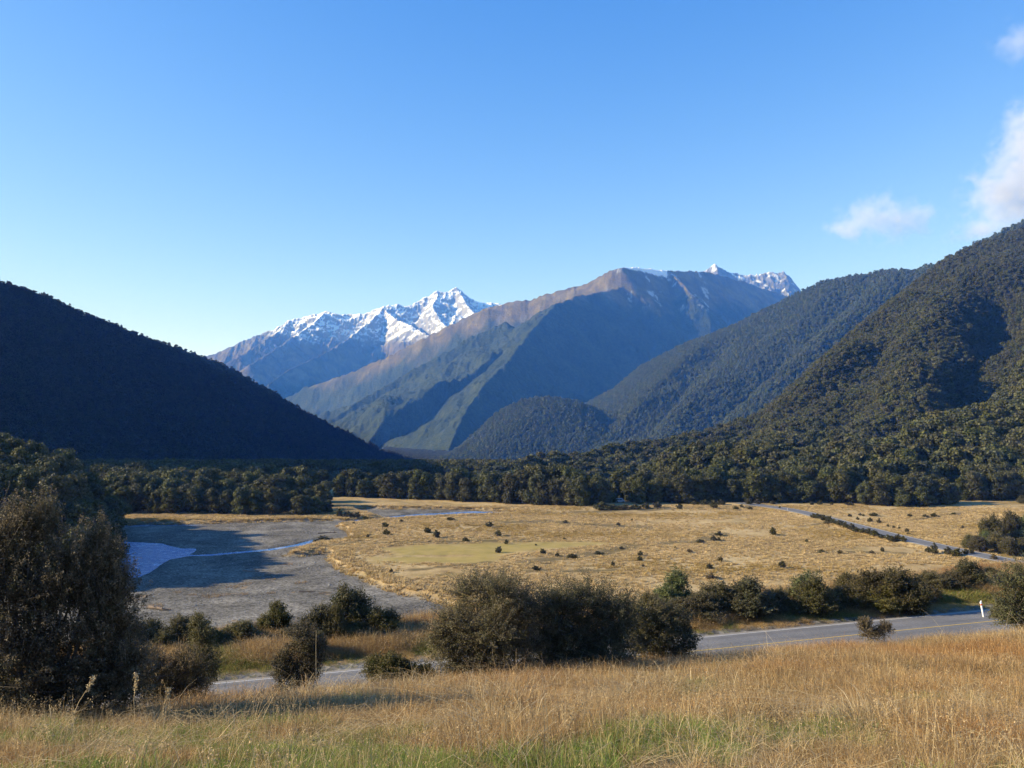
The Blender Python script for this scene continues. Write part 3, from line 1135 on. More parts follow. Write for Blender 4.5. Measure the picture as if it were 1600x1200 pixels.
EDGE_D = lambda px: np.interp(px, RIGHT.foot[:, 0], RIGHT.foot[:, 1])
forest("forest", "dark green beech forest covering the near right hillside", RIGHT, -200, 900, 400, 1000, 6.6, (480, 1900), 0.015, 1.03, 15, mid_crowns, 400,
       lambda x, y: (y < 900) & (y > EDGE_D(px_of(x, y)) + 9))
forest("forest", "dark green beech forest on the upper right hillside", RIGHT, 0, 1700, 900, 2000, 7.2, (700, 1800), 0.0, 1.03, 14, mid_crowns, 401,
       lambda x, y: y >= 900)
forest("forest", "bluish green forest on the ridge behind the right hillside", MID, -300, 2000, 2000, 4300, 12.0, (690, 1640), 0.05, 1.02, 17, far_crowns, 402)
forest("forest", "forest over the low rounded knoll in the middle distance", KNOLL, -400, 500, 2600, 3300, 12.0, (690, 1005), 0.02, 1.05, 17, far_crowns, 403)
forest("forest", "dark shaded forest covering the left hillside", LEFT, -1900, -200, 500, 2700, 9.5, (-260, 668), 0.02, 1.02, 14, shaded_crowns, 404)


def valley_forest():
    rng = np.random.RandomState(405)
    x, y = jgrid(rng, -900, 300, 430, 2640, 9.5)
    px = px_of(x, y)
    ok = ((LEFT.u(x, y) < 0.03) | (px > 670)) & ((RIGHT.u(x, y) < 0.02) | (RIGHT.u(x, y) > 1.1) | (px < 500)) & (px > -100) & (px < 900)
    ok &= ~((px > 500) & (y < 440))
    x, y = x[ok], y[ok]
    x2, y2 = jgrid(rng, -900, 0, 2640, 4900, 14)
    p2 = px_of(x2, y2)
    ok = (p2 > 600) & (p2 < 770) & ((p2 < 697) | (KNOLL.u(x2, y2) > 1.15)) & (LEFT.u(x2, y2) > 1.0)
    x = np.concatenate([x, x2[ok]]); y = np.concatenate([y, y2[ok]])
    n = len(x)
    z = floor_z(y)
    h = 15 * rng.uniform(0.75, 1.2, n); w = h * rng.uniform(0.9, 1.3, n)
    scatter("forest", "beech forest filling the valley floor between the left and right hillsides", np.stack([x, y, z - 1.0], 1),
            np.stack([0 * x, 0 * x, rng.uniform(0, 6.28, n)], 1), np.stack([w, w, h], 1), rng.randint(0, len(mid_crowns), n), mid_crowns)
    print("valley", n)


valley_forest()


def tree_proto(i, label, group, loc, h, rz):
    t = thing("beech_tree", label, "tree", loc, rz, h, group)
    obj("crown", edge_crowns[i % len(edge_crowns)], t)
    obj("trunk", trunk_me[i % 2], t)
    return t


TREE_PROTO = {}


def place_tree(x, y, h, wf, label, group, rng, z=None, sink=0.05):
    i = rng.randint(len(edge_crowns))
    zz = float(ground_z(np.array([x]), np.array([y]))[0]) if z is None else z
    loc = (x, y, zz - sink * h)
    rz = rng.uniform(0, 6.28)
    sc3 = (h * wf, h * wf, h)
    if i not in TREE_PROTO:
        t = tree_proto(i, label, group, loc, 1, rz)
        t.scale = sc3
        TREE_PROTO[i] = t
        return t
    return copy_thing(TREE_PROTO[i], loc, rz, sc3, label, group, "tree")


def tree_belts():
    rng = np.random.RandomState(77)
    # foot of the right forest: front row, region by region
    regions = [(525, 640, "beech tree at the forest foot above the upper tan strip, furthest up the river", "forest edge trees up the river"),
               (640, 790, "beech tree at the forest foot above the river's narrow upper channel", "forest edge trees above the upper channel"),
               (790, 925, "beech tree at the forest foot where the upper tan strip narrows to a point", "forest edge trees where the tan strip ends"),
               (1000, 1140, "tall beech tree at the forest foot between the parked van and the road's far end", "forest edge trees between van and road"),
               (1140, 1335, "tall dark beech tree at the forest foot behind the distant road's far end", "forest edge trees behind the road's end"),
               (1495, 1640, "shaded beech tree at the forest foot behind the pale gravel sliver", "shaded forest edge trees by the gravel sliver")]
    for p0, p1, lab, grp in regions:
        px = p0 + 4
        while px < p1:
            for row in range(2):
                d = EDGE_D(px) + row * 8 + rng.uniform(-2, 3)
                p = px + rng.uniform(-6, 6) + row * 9
                x = (p - 800) / (F_PX / _cp) * d
                h = rng.uniform(12.0, 18.5) * (0.80 if p0 < 600 else 0.9 if p0 < 700 else 1.0) + row * 1.5
                place_tree(x, d, h, rng.uniform(0.85, 1.2), lab, grp, rng, float(floor_z(d)))
            px += rng.uniform(14, 21)
    # the rounded tree standing out before the forest, beside the van
    for px, py, h, lab in ((936, 789, 15, "broad rounded beech tree standing out from the forest just left of the parked van"),
                           (912, 791, 9, "lower beech tree leaning against the broad rounded tree left of the van"),
                           (1064, 786, 9.5, "short rounded tree alone before the forest foot, midway between van and road"),
                           (990, 784, 15, "beech tree rising directly behind the right end of the parked van"),
                           (962, 781, 16, "beech tree rising directly behind the left end of the parked van")):
        x, y = at_z(px, py, -40)[:2]
        place_tree(x, y, h, 1.15, lab, None, rng)
    # the clump before the right hillside
    for px, py, h in ((1352, 789, 13), (1372, 790, 15), (1398, 789, 16), (1422, 790, 16.5), (1446, 789, 16), (1470, 789, 15), (1488, 788, 12.5), (1410, 792, 10), (1440, 792, 11), (1385, 786, 17), (1432, 786, 17.5), (1462, 786, 17)):
        x, y = at_z(px, py, -40)[:2]
        place_tree(x, y, h * 0.93, 1.1, "beech tree of the sunlit clump standing out before the right forest on the tan flat", "clump of beech trees before the right forest", rng)
    # left bank belt
    px = 130
    while px < 505:
        for row, (dd, hh) in enumerate(((0, 13), (14, 16), (32, 18), (52, 19))):
            p = px + rng.uniform(-8, 8) + row * 5
            d = np.interp(p, [130, 380, 505], [355, 352, 352]) + dd + rng.uniform(-4, 4)
            x = (p - 800) / (F_PX / _cp) * d
            hf = np.interp(p, [130, 300, 430, 470, 510], [1.0, 0.95, 0.9, 0.72, 0.6])
            place_tree(x, d, hh * hf * rng.uniform(0.85, 1.15), rng.uniform(0.9, 1.25),
                       "dark beech tree in the belt along the far left bank behind the tan strip", "tree belt on the far left river bank", rng, -40.2)
        px += rng.uniform(19, 25)
    x, y = at_z(458, 801, -40)[:2]
    place_tree(x, y, 11, 1.1, "pale green sunlit tree standing forward near the right end of the left bank belt", None, rng)
    x, y = at_z(492, 802, -40)[:2]
    place_tree(x, y, 8.5, 1.3, "round low tree ending the left bank belt beside the river", None, rng)
    x, y = at_z(512, 801, -40)[:2]
    place_tree(x, y, 6.0, 1.3, "lowest tree at the very end of the left bank belt by the water", None, rng)
    x, y = at_z(338, 803, -40)[:2]
    place_tree(x, y, 7.0, 0.8, "small pale bush-like tree standing before the dark middle of the left bank belt", None, rng)
    # wooded mound on the left bank
    n = 0
    for _ in range(4000):
        y = rng.uniform(196, 330); x = rng.uniform(-0.72 * y - 14, -95)
        b = float(bluff_z(np.array([x]), np.array([y]))[0])
        if b < 1.5 or px_of(x, y) > 212: continue
        if any((x - a) ** 2 + (y - c) ** 2 < 36 for a, c in mound): continue
        mound.append((x, y))
        h = rng.uniform(9, 14)
        place_tree(x, y, h, rng.uniform(0.9, 1.2), "dark beech tree on the wooded mound behind the big shrub, shading the river", "trees of the wooded mound at the left", rng)
        n += 1
        if n >= 150: break
    print("mound", n)


mound = []
tree_belts()


# ------------------------------------------------------------------ shrubs
DARK = [(0.060, 0.056, 0.017), (0.090, 0.082, 0.026), (0.125, 0.108, 0.037), (0.072, 0.074, 0.021)]
BROWN = [(0.085, 0.064, 0.024), (0.135, 0.102, 0.040), (0.070, 0.062, 0.020), (0.17, 0.13, 0.055)]
OLIVE = [(0.090, 0.082, 0.022), (0.13, 0.11, 0.032), (0.070, 0.065, 0.018), (0.16, 0.13, 0.046)]
GREENP = [(0.11, 0.145, 0.030), (0.16, 0.19, 0.042), (0.075, 0.10, 0.026)]


def shrub_parts(seed, lobes, n_twig, per, leaf, pal, spread=0.07, up=0.35, tip=None, reach=(0.72, 1.12), twig_r=0.006, base_r=0.05, shell=0.3, stems=True):
    """lobes [(centre, radii)] relative to the base; returns the meshes of the leaves and of the wood"""
    rng = np.random.RandomState(seed)
    W = Acc(); A = Acc()
    pal = np.array(pal)
    w = np.array([r[0] * r[2] for _, r in lobes]); w = w / w.sum()
    C, N, Q, S = [], [], [], []
    for (c, r), k in zip(lobes, w):
        c = np.array(c, float); r = np.array(r, float)
        if stems:
            foot = np.array([c[0] * 0.25 + rng.normal() * 0.05, c[1] * 0.25 + rng.normal() * 0.05, 0.0])
            midp = foot * 0.5 + c * 0.5 + rng.normal(size=3) * r * 0.12
            W.add(*tube([foot - [0, 0, .05], midp, c, c + [0, 0, r[2] * 0.5]], [base_r, base_r * .7, base_r * .45, base_r * .2], 5))
        m = max(3, int(n_twig * k))
        U = unit(rng.normal(size=(m, 3)) + np.array([0, 0, up]))
        E = c + U * r * rng.uniform(reach[0], reach[1], (m, 1))
        B = c + U * r * shell - np.array([0, 0, 1]) * r[2] * 0.18
        E[:, 2] = np.maximum(E[:, 2], 0.04)
        B[:, 2] = np.maximum(B[:, 2], 0.02)
        bend = rng.normal(size=(m, 3)) * 0.10 * r
        tone = pal[rng.randint(len(pal), size=m)] * rng.uniform(0.75, 1.25, (m, 1))
        for i in range(m):
            if twig_r > 0:
                W.add(*tube([B[i], (B[i] + E[i]) / 2 + bend[i], E[i]], [twig_r * 1.6, twig_r, twig_r * 0.5], 3))
        t = rng.uniform(0.05, 1.03, (m, per)) ** 0.75
        tt = t[..., None]
        P = (1 - tt) ** 2 * B[:, None] + 2 * tt * (1 - tt) * ((B + E) / 2 + bend)[:, None] + tt ** 2 * E[:, None]
        P = P + rng.normal(size=P.shape) * spread * (1.15 - 0.75 * tt)
        P[..., 2] = np.maximum(P[..., 2], 0.02)
        n_ = U[:, None] * 0.5 + rng.normal(size=P.shape) * 0.8 + np.array([0, 0, 0.3])
        q = np.repeat(tone[:, None], per, 1) * rng.uniform(0.7, 1.3, (m, per, 1))
        if tip is not None:
            f = np.clip((tt - 0.78) / 0.2, 0, 1) * rng.uniform(0, 1, (m, per, 1))
            q = q * (1 - f) + np.array(tip) * f
        C.append(P.reshape(-1, 3)); N.append(n_.reshape(-1, 3)); Q.append(q.reshape(-1, 3))
        S.append((leaf * rng.uniform(0.6, 1.35, (m, per)) * (1.1 - 0.35 * t)).ravel())
    C = np.concatenate(C); N = np.concatenate(N); Q = np.concatenate(Q); S = np.concatenate(S)
    V, F = leaf_quads(rng, C, N, S, 0.55)
    A.add(V, F, np.repeat(Q, 4, 0))
    return A.mesh("foliage", M_shrub), (W.mesh("branches", M_twig) if W.v else None)


def make_shrub(name, label, loc, parts, cat="shrub", group=None, rz=0.0, scale=1.0):
    t = thing(name, label, cat, loc, rz, scale, group)
    obj("foliage", parts[0], t)
    if parts[1] is not None:
        obj("branches", parts[1], t)
    return t


def gz(x, y):
    return float(ground_z(np.array([float(x)]), np.array([float(y)]))[0])


def px_shrub(name, label, d, base_px, lobes_px, seed, **kw):
    """shrub standing on the slope at depth d; its lobes are sized from their extent in the photograph"""
    x = at_d(base_px, 660, d)[0]
    z = gz(x, d)
    L = []
    m = d / (F_PX / _cp)
    rng = np.random.RandomState(seed)
    for cx, cyy, rx, ry in lobes_px:
        p = at_d(cx, cyy, d)
        L.append(((p[0] - x, rng.uniform(-.35, .35) * rx * m, p[2] - z), (rx * m, (0.5 * rx + 0.5 * min(rx, ry)) * m, ry * m)))
    make_shrub(name, label, (x, d, z), shrub_parts(seed, L, **kw))


TIP = (0.20, 0.155, 0.085)
px_shrub("shrub", "very large dark olive shrub with feathery golden tips at the left edge", 17.0, 60,
         [(20, 855, 50, 66), (72, 830, 24, 58), (48, 815, 18, 40), (112, 890, 36, 52), (150, 855, 20, 52), (172, 880, 18, 48), (186, 930, 26, 60), (10, 930, 95, 105), (95, 950, 90, 105), (165, 985, 52, 95),
          (40, 1040, 110, 80), (135, 1060, 90, 62), (195, 1050, 40, 60), (-70, 950, 100, 160), (70, 1090, 130, 40), (170, 1085, 60, 40)], 501,
         n_twig=3000, per=70, leaf=0.052, pal=[(0.085, 0.072, 0.034), (0.13, 0.105, 0.050), (0.17, 0.135, 0.066), (0.095, 0.09, 0.038)], spread=0.075, tip=(0.32, 0.25, 0.14), reach=(0.6, 1.36), up=0.6, twig_r=0.005)  # pale growth at the tips, brightened in colour to look sunlit
px_shrub("shrub", "brown twiggy shrub standing in the dry grass right of the big dark shrub", 21.5, 270,
         [(255, 1060, 42, 42), (295, 1050, 36, 48), (270, 1085, 55, 30), (235, 1035, 30, 35)], 502,
         n_twig=700, per=45, leaf=0.045, pal=BROWN, spread=0.07, tip=TIP, twig_r=0.005)
px_shrub("shrub", "thin pale olive shrub between the brown twiggy shrub and the start of the visible road", 23.5, 318,
         [(318, 1000, 24, 34), (325, 1040, 20, 40), (310, 975, 16, 20)], 503, n_twig=260, per=46, leaf=0.05, pal=OLIVE, spread=0.07, tip=TIP, twig_r=0.005)
px_shrub("shrub", "narrow bare stemmed shrub with dark twiggy base standing before the road's left stretch", 25.0, 462,
         [(470, 1000, 30, 28), (490, 1015, 22, 30), (455, 1060, 34, 28), (445, 1035, 20, 30), (480, 1050, 24, 34)], 504,
         base_r=0.018, n_twig=480, per=46, leaf=0.055, pal=BROWN[:3] + DARK[:2], spread=0.08, tip=TIP, twig_r=0.007)
px_shrub("shrub", "low dark shrub on the grass bank covering the road left of the central bushes", 26.5, 610,
         [(590, 1048, 28, 24), (630, 1050, 30, 22), (610, 1040, 25, 22), (660, 1052, 22, 18)], 505,
         n_twig=520, per=50, leaf=0.06, pal=DARK + OLIVE[:1], spread=0.08, tip=TIP, twig_r=0.006)
px_shrub("shrub", "grey olive bush with pale bare stems fanning upward, left half of the central thicket", 27.0, 760,
         [(745, 930, 52, 38), (785, 925, 45, 40), (715, 975, 46, 36), (770, 980, 66, 48), (730, 1022, 62, 32), (800, 1020, 60, 34), (690, 1000, 26, 40), (820, 960, 40, 46), (740, 1050, 70, 26), (810, 1050, 60, 24)], 506,
         n_twig=1700, per=56, leaf=0.056, pal=[(0.090, 0.076, 0.030), (0.13, 0.106, 0.045), (0.17, 0.14, 0.065), (0.085, 0.08, 0.028)], spread=0.085, tip=(0.21, 0.17, 0.10), up=0.6, twig_r=0.007, reach=(0.6, 1.30))
px_shrub("shrub", "dense blackish green bush forming the dark middle of the central thicket", 28.0, 900,
         [(870, 945, 48, 40), (920, 950, 58, 44), (965, 965, 42, 42), (890, 1000, 68, 42), (950, 1005, 52, 36), (850, 1000, 40, 42), (905, 1025, 70, 22), (880, 1045, 80, 22), (960, 1040, 50, 22)], 507,
         n_twig=1900, per=62, leaf=0.060, pal=DARK, spread=0.085, tip=(0.16, 0.125, 0.06), reach=(0.62, 1.35), up=0.45, twig_r=0.006)
px_shrub("shrub", "looser green shrub at the right end of the central thicket, reaching over the road", 30.5, 1030,
         [(1010, 960, 36, 30), (1050, 972, 36, 32), (1075, 995, 22, 18), (1025, 995, 45, 24), (1000, 985, 30, 34), (1020, 1020, 44, 20), (1065, 1015, 24, 18)], 508,
         n_twig=720, per=50, leaf=0.07, pal=DARK + OLIVE[:2], spread=0.09, tip=(0.15, 0.12, 0.06), twig_r=0.007, reach=(0.7, 1.25))
px_shrub("shrub", "small dead brown twig shrub standing in front of the road's right stretch", 35.0, 1367,
         [(1354, 982, 17, 17), (1382, 985, 14, 16), (1366, 994, 26, 12)], 509, n_twig=260, per=16, leaf=0.06, pal=BROWN, spread=0.06, up=1.2, base_r=0.02, twig_r=0.012, reach=(0.8, 1.2))
px_shrub("shrub", "bright leafy green bush hiding the near road's right end beside the guide post", 41.5, 1600,
         [(1588, 910, 36, 34), (1620, 905, 50, 45), (1575, 945, 38, 28), (1625, 950, 60, 36), (1598, 968, 55, 18)], 510,
         n_twig=560, per=48, leaf=0.10, pal=[(0.055, 0.064, 0.020), (0.085, 0.092, 0.028), (0.042, 0.046, 0.018), (0.11, 0.115, 0.035)], spread=0.13, up=0.3, twig_r=0.01, tip=(0.15, 0.15, 0.05))


def proto_shrub(seed, pal, tip=None, n=620, per=34, leaf=0.085, shape=0, tw=0.010):
    """about 2 m wide, 2 m high round bush"""
    rng = np.random.RandomState(seed)
    L = []
    for i in range(6):
        a = i / 6 * 6.28 + rng.uniform(-.4, .4)
        q = rng.uniform(0.35, 0.65)
        L.append(((q * math.cos(a), q * math.sin(a), rng.uniform(0.4, 1.15)), (rng.uniform(.3, .6), rng.uniform(.3, .6), rng.uniform(.35, .65))))
    L.append(((rng.uniform(-.2, .2), rng.uniform(-.2, .2), 1.35), (0.5, 0.5, 0.55)))
    L.append(((0, 0, 0.55), (0.8, 0.8, 0.5)))
    return shrub_parts(seed, L, n, per, leaf, pal, spread=0.09, tip=tip, twig_r=tw, base_r=0.05, reach=(0.62, 1.38), up=0.45)


VERGE = dict(dark=[proto_shrub(520 + i, DARK, (0.11, 0.095, 0.05)) for i in range(3)],
             brown=[proto_shrub(530 + i, [(0.080, 0.066, 0.024), (0.115, 0.096, 0.036), (0.068, 0.064, 0.02)], (0.14, 0.11, 0.065)) for i in range(2)],
             green=[proto_shrub(540 + i, GREENP, (0.16, 0.19, 0.05)) for i in range(2)],
             olive=[proto_shrub(550 + i, OLIVE, (0.16, 0.14, 0.07)) for i in range(2)])
_roots = {}


def place_shrub(kind, px, py_base, d, w_px, h_px, label, group=None, cat="shrub", var=None, rng=random.Random(5)):
    v = rng.randrange(len(VERGE[kind])) if var is None else var
    m = d / (F_PX / _cp)
    if d < 70:
        w_px *= 1.14; h_px *= 1.02
    x = at_d(px, 660, d)[0]
    s = (w_px * m / 2.1, w_px * m / 2.1, h_px * m / 1.85)
    loc = (x, d, gz(x, d) - 0.05)
    rz = rng.uniform(0, 6.28)
    if (kind, v) not in _roots:
        _roots[(kind, v)] = make_shrub("shrub", label, loc, VERGE[kind][v], cat, group, rz, s)
        return
    copy_thing(_roots[(kind, v)], loc, rz, s, label, group, cat)


# the verge beyond the near road, left to right
for a in (("dark", 205, 1015, 43, 70, 52, "dark shrub half hidden behind the big left shrub, beside the road verge"),
          ("dark", 243, 1010, 44, 60, 46, "dark low shrub, first clear of the big left shrub on the far verge"),
          ("brown", 287, 1010, 44, 56, 50, "brownish shrub second in the verge row left of the road"),
          ("olive", 330, 1012, 44, 54, 44, "olive shrub third in the verge row, before the gravel bed"),
          ("olive", 372, 1012, 44.5, 64, 40, "wide low olive shrub ending the left verge row before a gap"),
          ("dark", 434, 994, 47, 56, 54, "small tree-like dark shrub alone before the gravel, between two gaps"),
          ("dark", 510, 1000, 45, 70, 60, "dark shrub at the left of the pointed trio before the gravel bed"),
          ("dark", 545, 1000, 46.5, 82, 78, "tallest pointed dark shrub of the trio before the gravel bed"),
          ("dark", 596, 1000, 46, 66, 48, "dark shrub at the right of the pointed trio before the gravel bed"),
          ("olive", 528, 1002, 44.5, 36, 64, "slim yellow green shrub leaning between the pointed dark trio"),
          ("dark", 640, 980, 50, 44, 22, "lowest dark shrub trailing right of the pointed trio"),
          ("olive", 490, 1018, 42, 48, 40, "pale olive shrub in front of the pointed trio near the road edge")):
    place_shrub(*a)
for a in (("olive", 1012, 968, 50, 50, 44, "olive shrub just behind the right end of the central thicket"),
          ("green", 1050, 965, 53, 66, 62, "yellow green shrub rising behind the central thicket's right end"),
          ("dark", 1012, 945, 56, 40, 30, "small dark shrub behind the olive one at the thicket's right end"),
          ("olive", 1085, 972, 50.5, 64, 44, "wide olive brown shrub right of the yellow green one on the verge"),
          ("brown", 1122, 970, 51, 66, 54, "grey brown shrub in the middle verge row beside the dark one"),
          ("dark", 1172, 972, 50.5, 84, 62, "broad blackish shrub in the middle of the verge row"),
          ("dark", 1212, 968, 51.5, 54, 42, "dark sloping shrub at the right of the broad blackish one"),
          ("green", 1132, 940, 58, 64, 46, "bright green low shrub peeping over the middle verge row"),
          ("dark", 1086, 930, 60, 36, 22, "little dark shrub behind the yellow green one"),
          ("dark", 1272, 966, 51, 68, 58, "dark rounded shrub standing alone right of the first gap"),
          ("green", 1268, 950, 52.5, 60, 58, "bright green topped shrub over the dark rounded one"),
          ("olive", 1240, 955, 54, 44, 34, "yellow green shrub filling the first gap of the verge row"),
          ("brown", 1322, 948, 55, 50, 44, "grey brown shrub left of the large brownish pair"),
          ("brown", 1352, 958, 53, 62, 58, "left bush of the large brownish pair on the verge"),
          ("brown", 1402, 960, 52.5, 84, 64, "right and larger bush of the large brownish pair"),
          ("dark", 1422, 962, 52, 50, 46, "dark bush tucked against the large brownish pair"),
          ("olive", 1448, 930, 58, 56, 30, "low olive shrub between the brownish pair and the gravel heap"),
          ("brown", 1480, 930, 58, 44, 28, "low brown shrub in front of the gravel heap"),
          ("dark", 1505, 928, 58.5, 56, 42, "dark green bush hiding the right end of the gravel heap"),
          ("dark", 1538, 916, 61, 34, 22, "small dark shrub between the gravel heap's bush and the bright leafy bush"),
          ("olive", 1560, 950, 50, 40, 34, "olive shrub right behind the guide post")):
    place_shrub(*a)

for k, px, py, d, w, h in (("olive", 1030, 972, 49.5, 60, 34), ("brown", 1065, 974, 49.5, 60, 36), ("olive", 1105, 976, 49.5, 56, 30), ("dark", 1148, 974, 50.5, 60, 40), ("olive", 1200, 970, 52, 56, 36),
                           ("olive", 1238, 972, 51.5, 50, 26), ("olive", 1300, 962, 53, 56, 34), ("brown", 1332, 964, 52.5, 56, 38), ("olive", 1378, 966, 52, 60, 40), ("brown", 1440, 950, 55, 50, 26),
                           ("olive", 1466, 936, 58, 60, 24), ("olive", 400, 1006, 45.5, 60, 26), ("brown", 455, 1010, 45, 50, 26), ("olive", 560, 1010, 45, 60, 30), ("dark", 262, 1012, 43, 60, 36)):
    place_shrub(k, px, py, d, w, h, "low scrubby bush filling the gaps between the larger shrubs of the verge row", "low scrub between the verge shrubs")

# shrubs on the valley floor
small = dict(dark=[proto_shrub(560 + i, DARK, None, 90, 14, 0.30, tw=0.03) for i in range(3)],
             brown=[proto_shrub(570, BROWN, None, 80, 14, 0.28, tw=0.03)],
             green=[proto_shrub(575, [(0.09, 0.10, 0.03), (0.13, 0.13, 0.045), (0.06, 0.06, 0.02)], None, 80, 14, 0.28, tw=0.03)])
VERGE.update({"s_" + k: v for k, v in small.items()})


def flat_shrub(px, py, w, h, label, group=None, kind="s_dark", rng=random.Random(9)):
    d = at_z(px, py, -40.0)[1]
    place_shrub(kind, px, py, d, w, h, label, group, "shrub", None, rng)


for a in ((605, 836, 13, 10, "dark shrub just below the pale green one on the left of the flat"),
          (603, 825, 13, 9, "pale yellow green shrub on the left of the flat near the river", None, "s_green"),
          (628, 816, 7, 5, "small dark shrub right of the pale green one, near the upper river"),
          (554, 820, 6, 4, "tiny shrub at the bank's left tip above the river inlet"),
          (576, 840, 7, 6, "tiny shrub below the bank tip above the olive strip"),
          (669, 833, 15, 9, "wide flat shrub left of the darker round one in the flat's middle"),
          (683, 841, 14, 13, "dark round shrub beside the wide flat one in the flat's middle"),
          (704, 813, 15, 6, "flat green shrub at the edge of the upper river", None, "s_green"),
          (728, 846, 12, 7, "low shrub on the scrub line above the olive strip"),
          (765, 823, 14, 9, "dark domed shrub alone on the upper tan flat"),
          (779, 838, 13, 9, "dark domed shrub below the lone upper one, above the olive strip"),
          (791, 850, 8, 7, "small shrub at the olive strip's upper edge"),
          (837, 852, 5, 3, "tiniest shrub on the olive strip, right of centre"),
          (779, 864, 13, 10, "dark shrub standing on the olive strip with a pale skirt"),
          (848, 866, 12, 9, "dark shrub where the olive strip meets the curved tan bank"),
          (883, 818, 10, 5, "low shrub among the brown scrub right of the upper river"),
          (613, 894, 7, 7, "small dark shrub on the tan bank above the gravel's edge"),
          (508, 843, 36, 11, "wide dark shrub on the shaded inlet of the river bed"),
          (1113, 846, 12, 9, "left shrub of the touching pair ending the scrub line"),
          (1121, 838, 14, 8, "upper shrub of the touching pair ending the scrub line"),
          (1121, 845, 8, 6, "pale brown shrub under the touching pair", None, "s_brown"),
          (1092, 849, 16, 6, "long low shrub left of the touching pair"),
          (1205, 837, 12, 12, "dark upright shrub alone right of the flat's middle"),
          (1257, 848, 6, 6, "small dark shrub right of the upright one"),
          (1280, 864, 11, 6, "flat dark shrub below and right of the upright one"),
          (1219, 887, 14, 11, "dark shrub nearest above the verge row, right of the flat's middle"),
          (1106, 888, 12, 8, "dark shrub on the near flat above the yellow green bush"),
          (1123, 877, 9, 8, "grey shrub up and right of the near flat's dark one", None, "s_brown"),
          (999, 868, 10, 8, "upper one of two stacked shrubs on the flat's middle"),
          (998, 876, 10, 8, "lower one of two stacked shrubs on the flat's middle"),
          (956, 884, 8, 7, "small dark shrub left of the two stacked ones"),
          (1003, 886, 5, 4, "tiny brown shrub under the two stacked ones", None, "s_brown"),
          (1075, 864, 9, 6, "grey brown shrub in the middle of the near flat", None, "s_brown"),
          (1053, 858, 4, 4, "tiny shrub up and left of the grey brown one"),
          (870, 870, 9, 6, "dark tuft at the left of the curved scrub bank"),
          (893, 872, 20, 7, "longest low shrub on the curved scrub bank"),
          (935, 866, 20, 5, "flat shrub in the middle of the curved scrub bank"),
          (970, 858, 9, 5, "small shrub at the upper end of the curved scrub bank"),
          (838, 892, 18, 7, "low green shrub on the near flat behind the central thicket"),
          (1108, 904, 20, 10, "brown shrub just behind the yellow green bush", None, "s_brown"),
          (1163, 911, 12, 8, "small dark shrub behind the broad blackish verge bush"),
          (1500, 826, 7, 5, "small shrub left of the big right hand thicket", None, "s_brown"),
          (986, 814, 5, 4, "tiny dark shrub in brown scrub below the parked van"),
          (965, 822, 8, 5, "low shrub in brown scrub down from the parked van"),
          (881, 843, 6, 4, "tiny shrub right above the olive strip's right end"),
          (1290, 819, 12, 4, "low brown scrub beside the road's hedge top", None, "s_brown"),
          (1358, 866, 9, 6, "grey green shrub on the dark scrub line below the road", None, "s_brown"),
          (1374, 862, 7, 7, "small upright shrub on the dark scrub line below the road"),
          (1308, 866, 8, 7, "pale shrub at the left end of the scrub line below the road", None, "s_brown"),
          (1547, 877, 12, 9, "grey brown shrub at the near edge of the distant road", None, "s_brown")):
    flat_shrub(*a)
for px, py, w, h in ((1325, 807, 8, 5), (1337, 812, 6, 5), (1341, 805, 6, 4), (1356, 815, 9, 7), (1370, 817, 8, 8), (1362, 806, 16, 5), (1346, 806, 5, 4), (1384, 823, 5, 5), (1393, 825, 6, 5), (1401, 826, 6, 4),
                    (1413, 831, 8, 6), (1415, 835, 9, 3)):
    flat_shrub(px, py, w, h, "little dark shrub scattered on the tan grass just beyond the distant road's middle", "little shrubs beyond the distant road")
for px, py, w, h in ((1418, 807, 9, 5), (1442, 808, 11, 5), (1455, 807, 12, 6), (1486, 805, 9, 4)):
    flat_shrub(px, py, w, h, "dark shrub in the loose line across the tan grass above the right hand thicket", "shrub line on the right tan flat")
for px, py, w, h in ((1266, 789, 8, 6), (1279, 789, 10, 7), (1297, 789, 6, 4), (1325, 790, 18, 5), (1216, 796, 4, 4), (1262, 784, 5, 7)):
    flat_shrub(px, py, w, h, "dark shrub near the forest foot between the road's far end and the sunlit clump", "shrubs between road end and clump")
for px, py, w, h in ((940, 797, 30, 12), (958, 797, 22, 9), (975, 796, 22, 8), (992, 796, 20, 8), (1008, 795, 16, 9), (1026, 794, 18, 10), (1060, 795, 13, 8), (1084, 789, 16, 6), (1100, 789, 18, 8), (1114, 795, 14, 13), (1125, 789, 14, 8)):
    flat_shrub(px, py, w, h, "dark shrub in the broken hedge along the foot of the forest near the parked van", "broken hedge by the parked van")
for px, py, w, h in ((1148, 796, 10, 6), (1157, 793, 8, 6), (1168, 790, 14, 9), (1182, 788, 14, 8), (1196, 786, 20, 10), (1205, 788, 10, 5), (1170, 796, 10, 5)):
    flat_shrub(px, py, w, h, "dark shrub in the low thicket at the far end of the distant road", "thicket at the distant road's end")
for px, py, w, h in ((532, 806, 12, 13), (545, 806, 16, 10), (558, 806, 16, 9), (572, 807, 14, 7), (583, 807, 12, 5)):
    flat_shrub(px, py, w, h, "dark shaded shrub on the low spit running from the left bank belt into the river", "shrubs of the river spit")
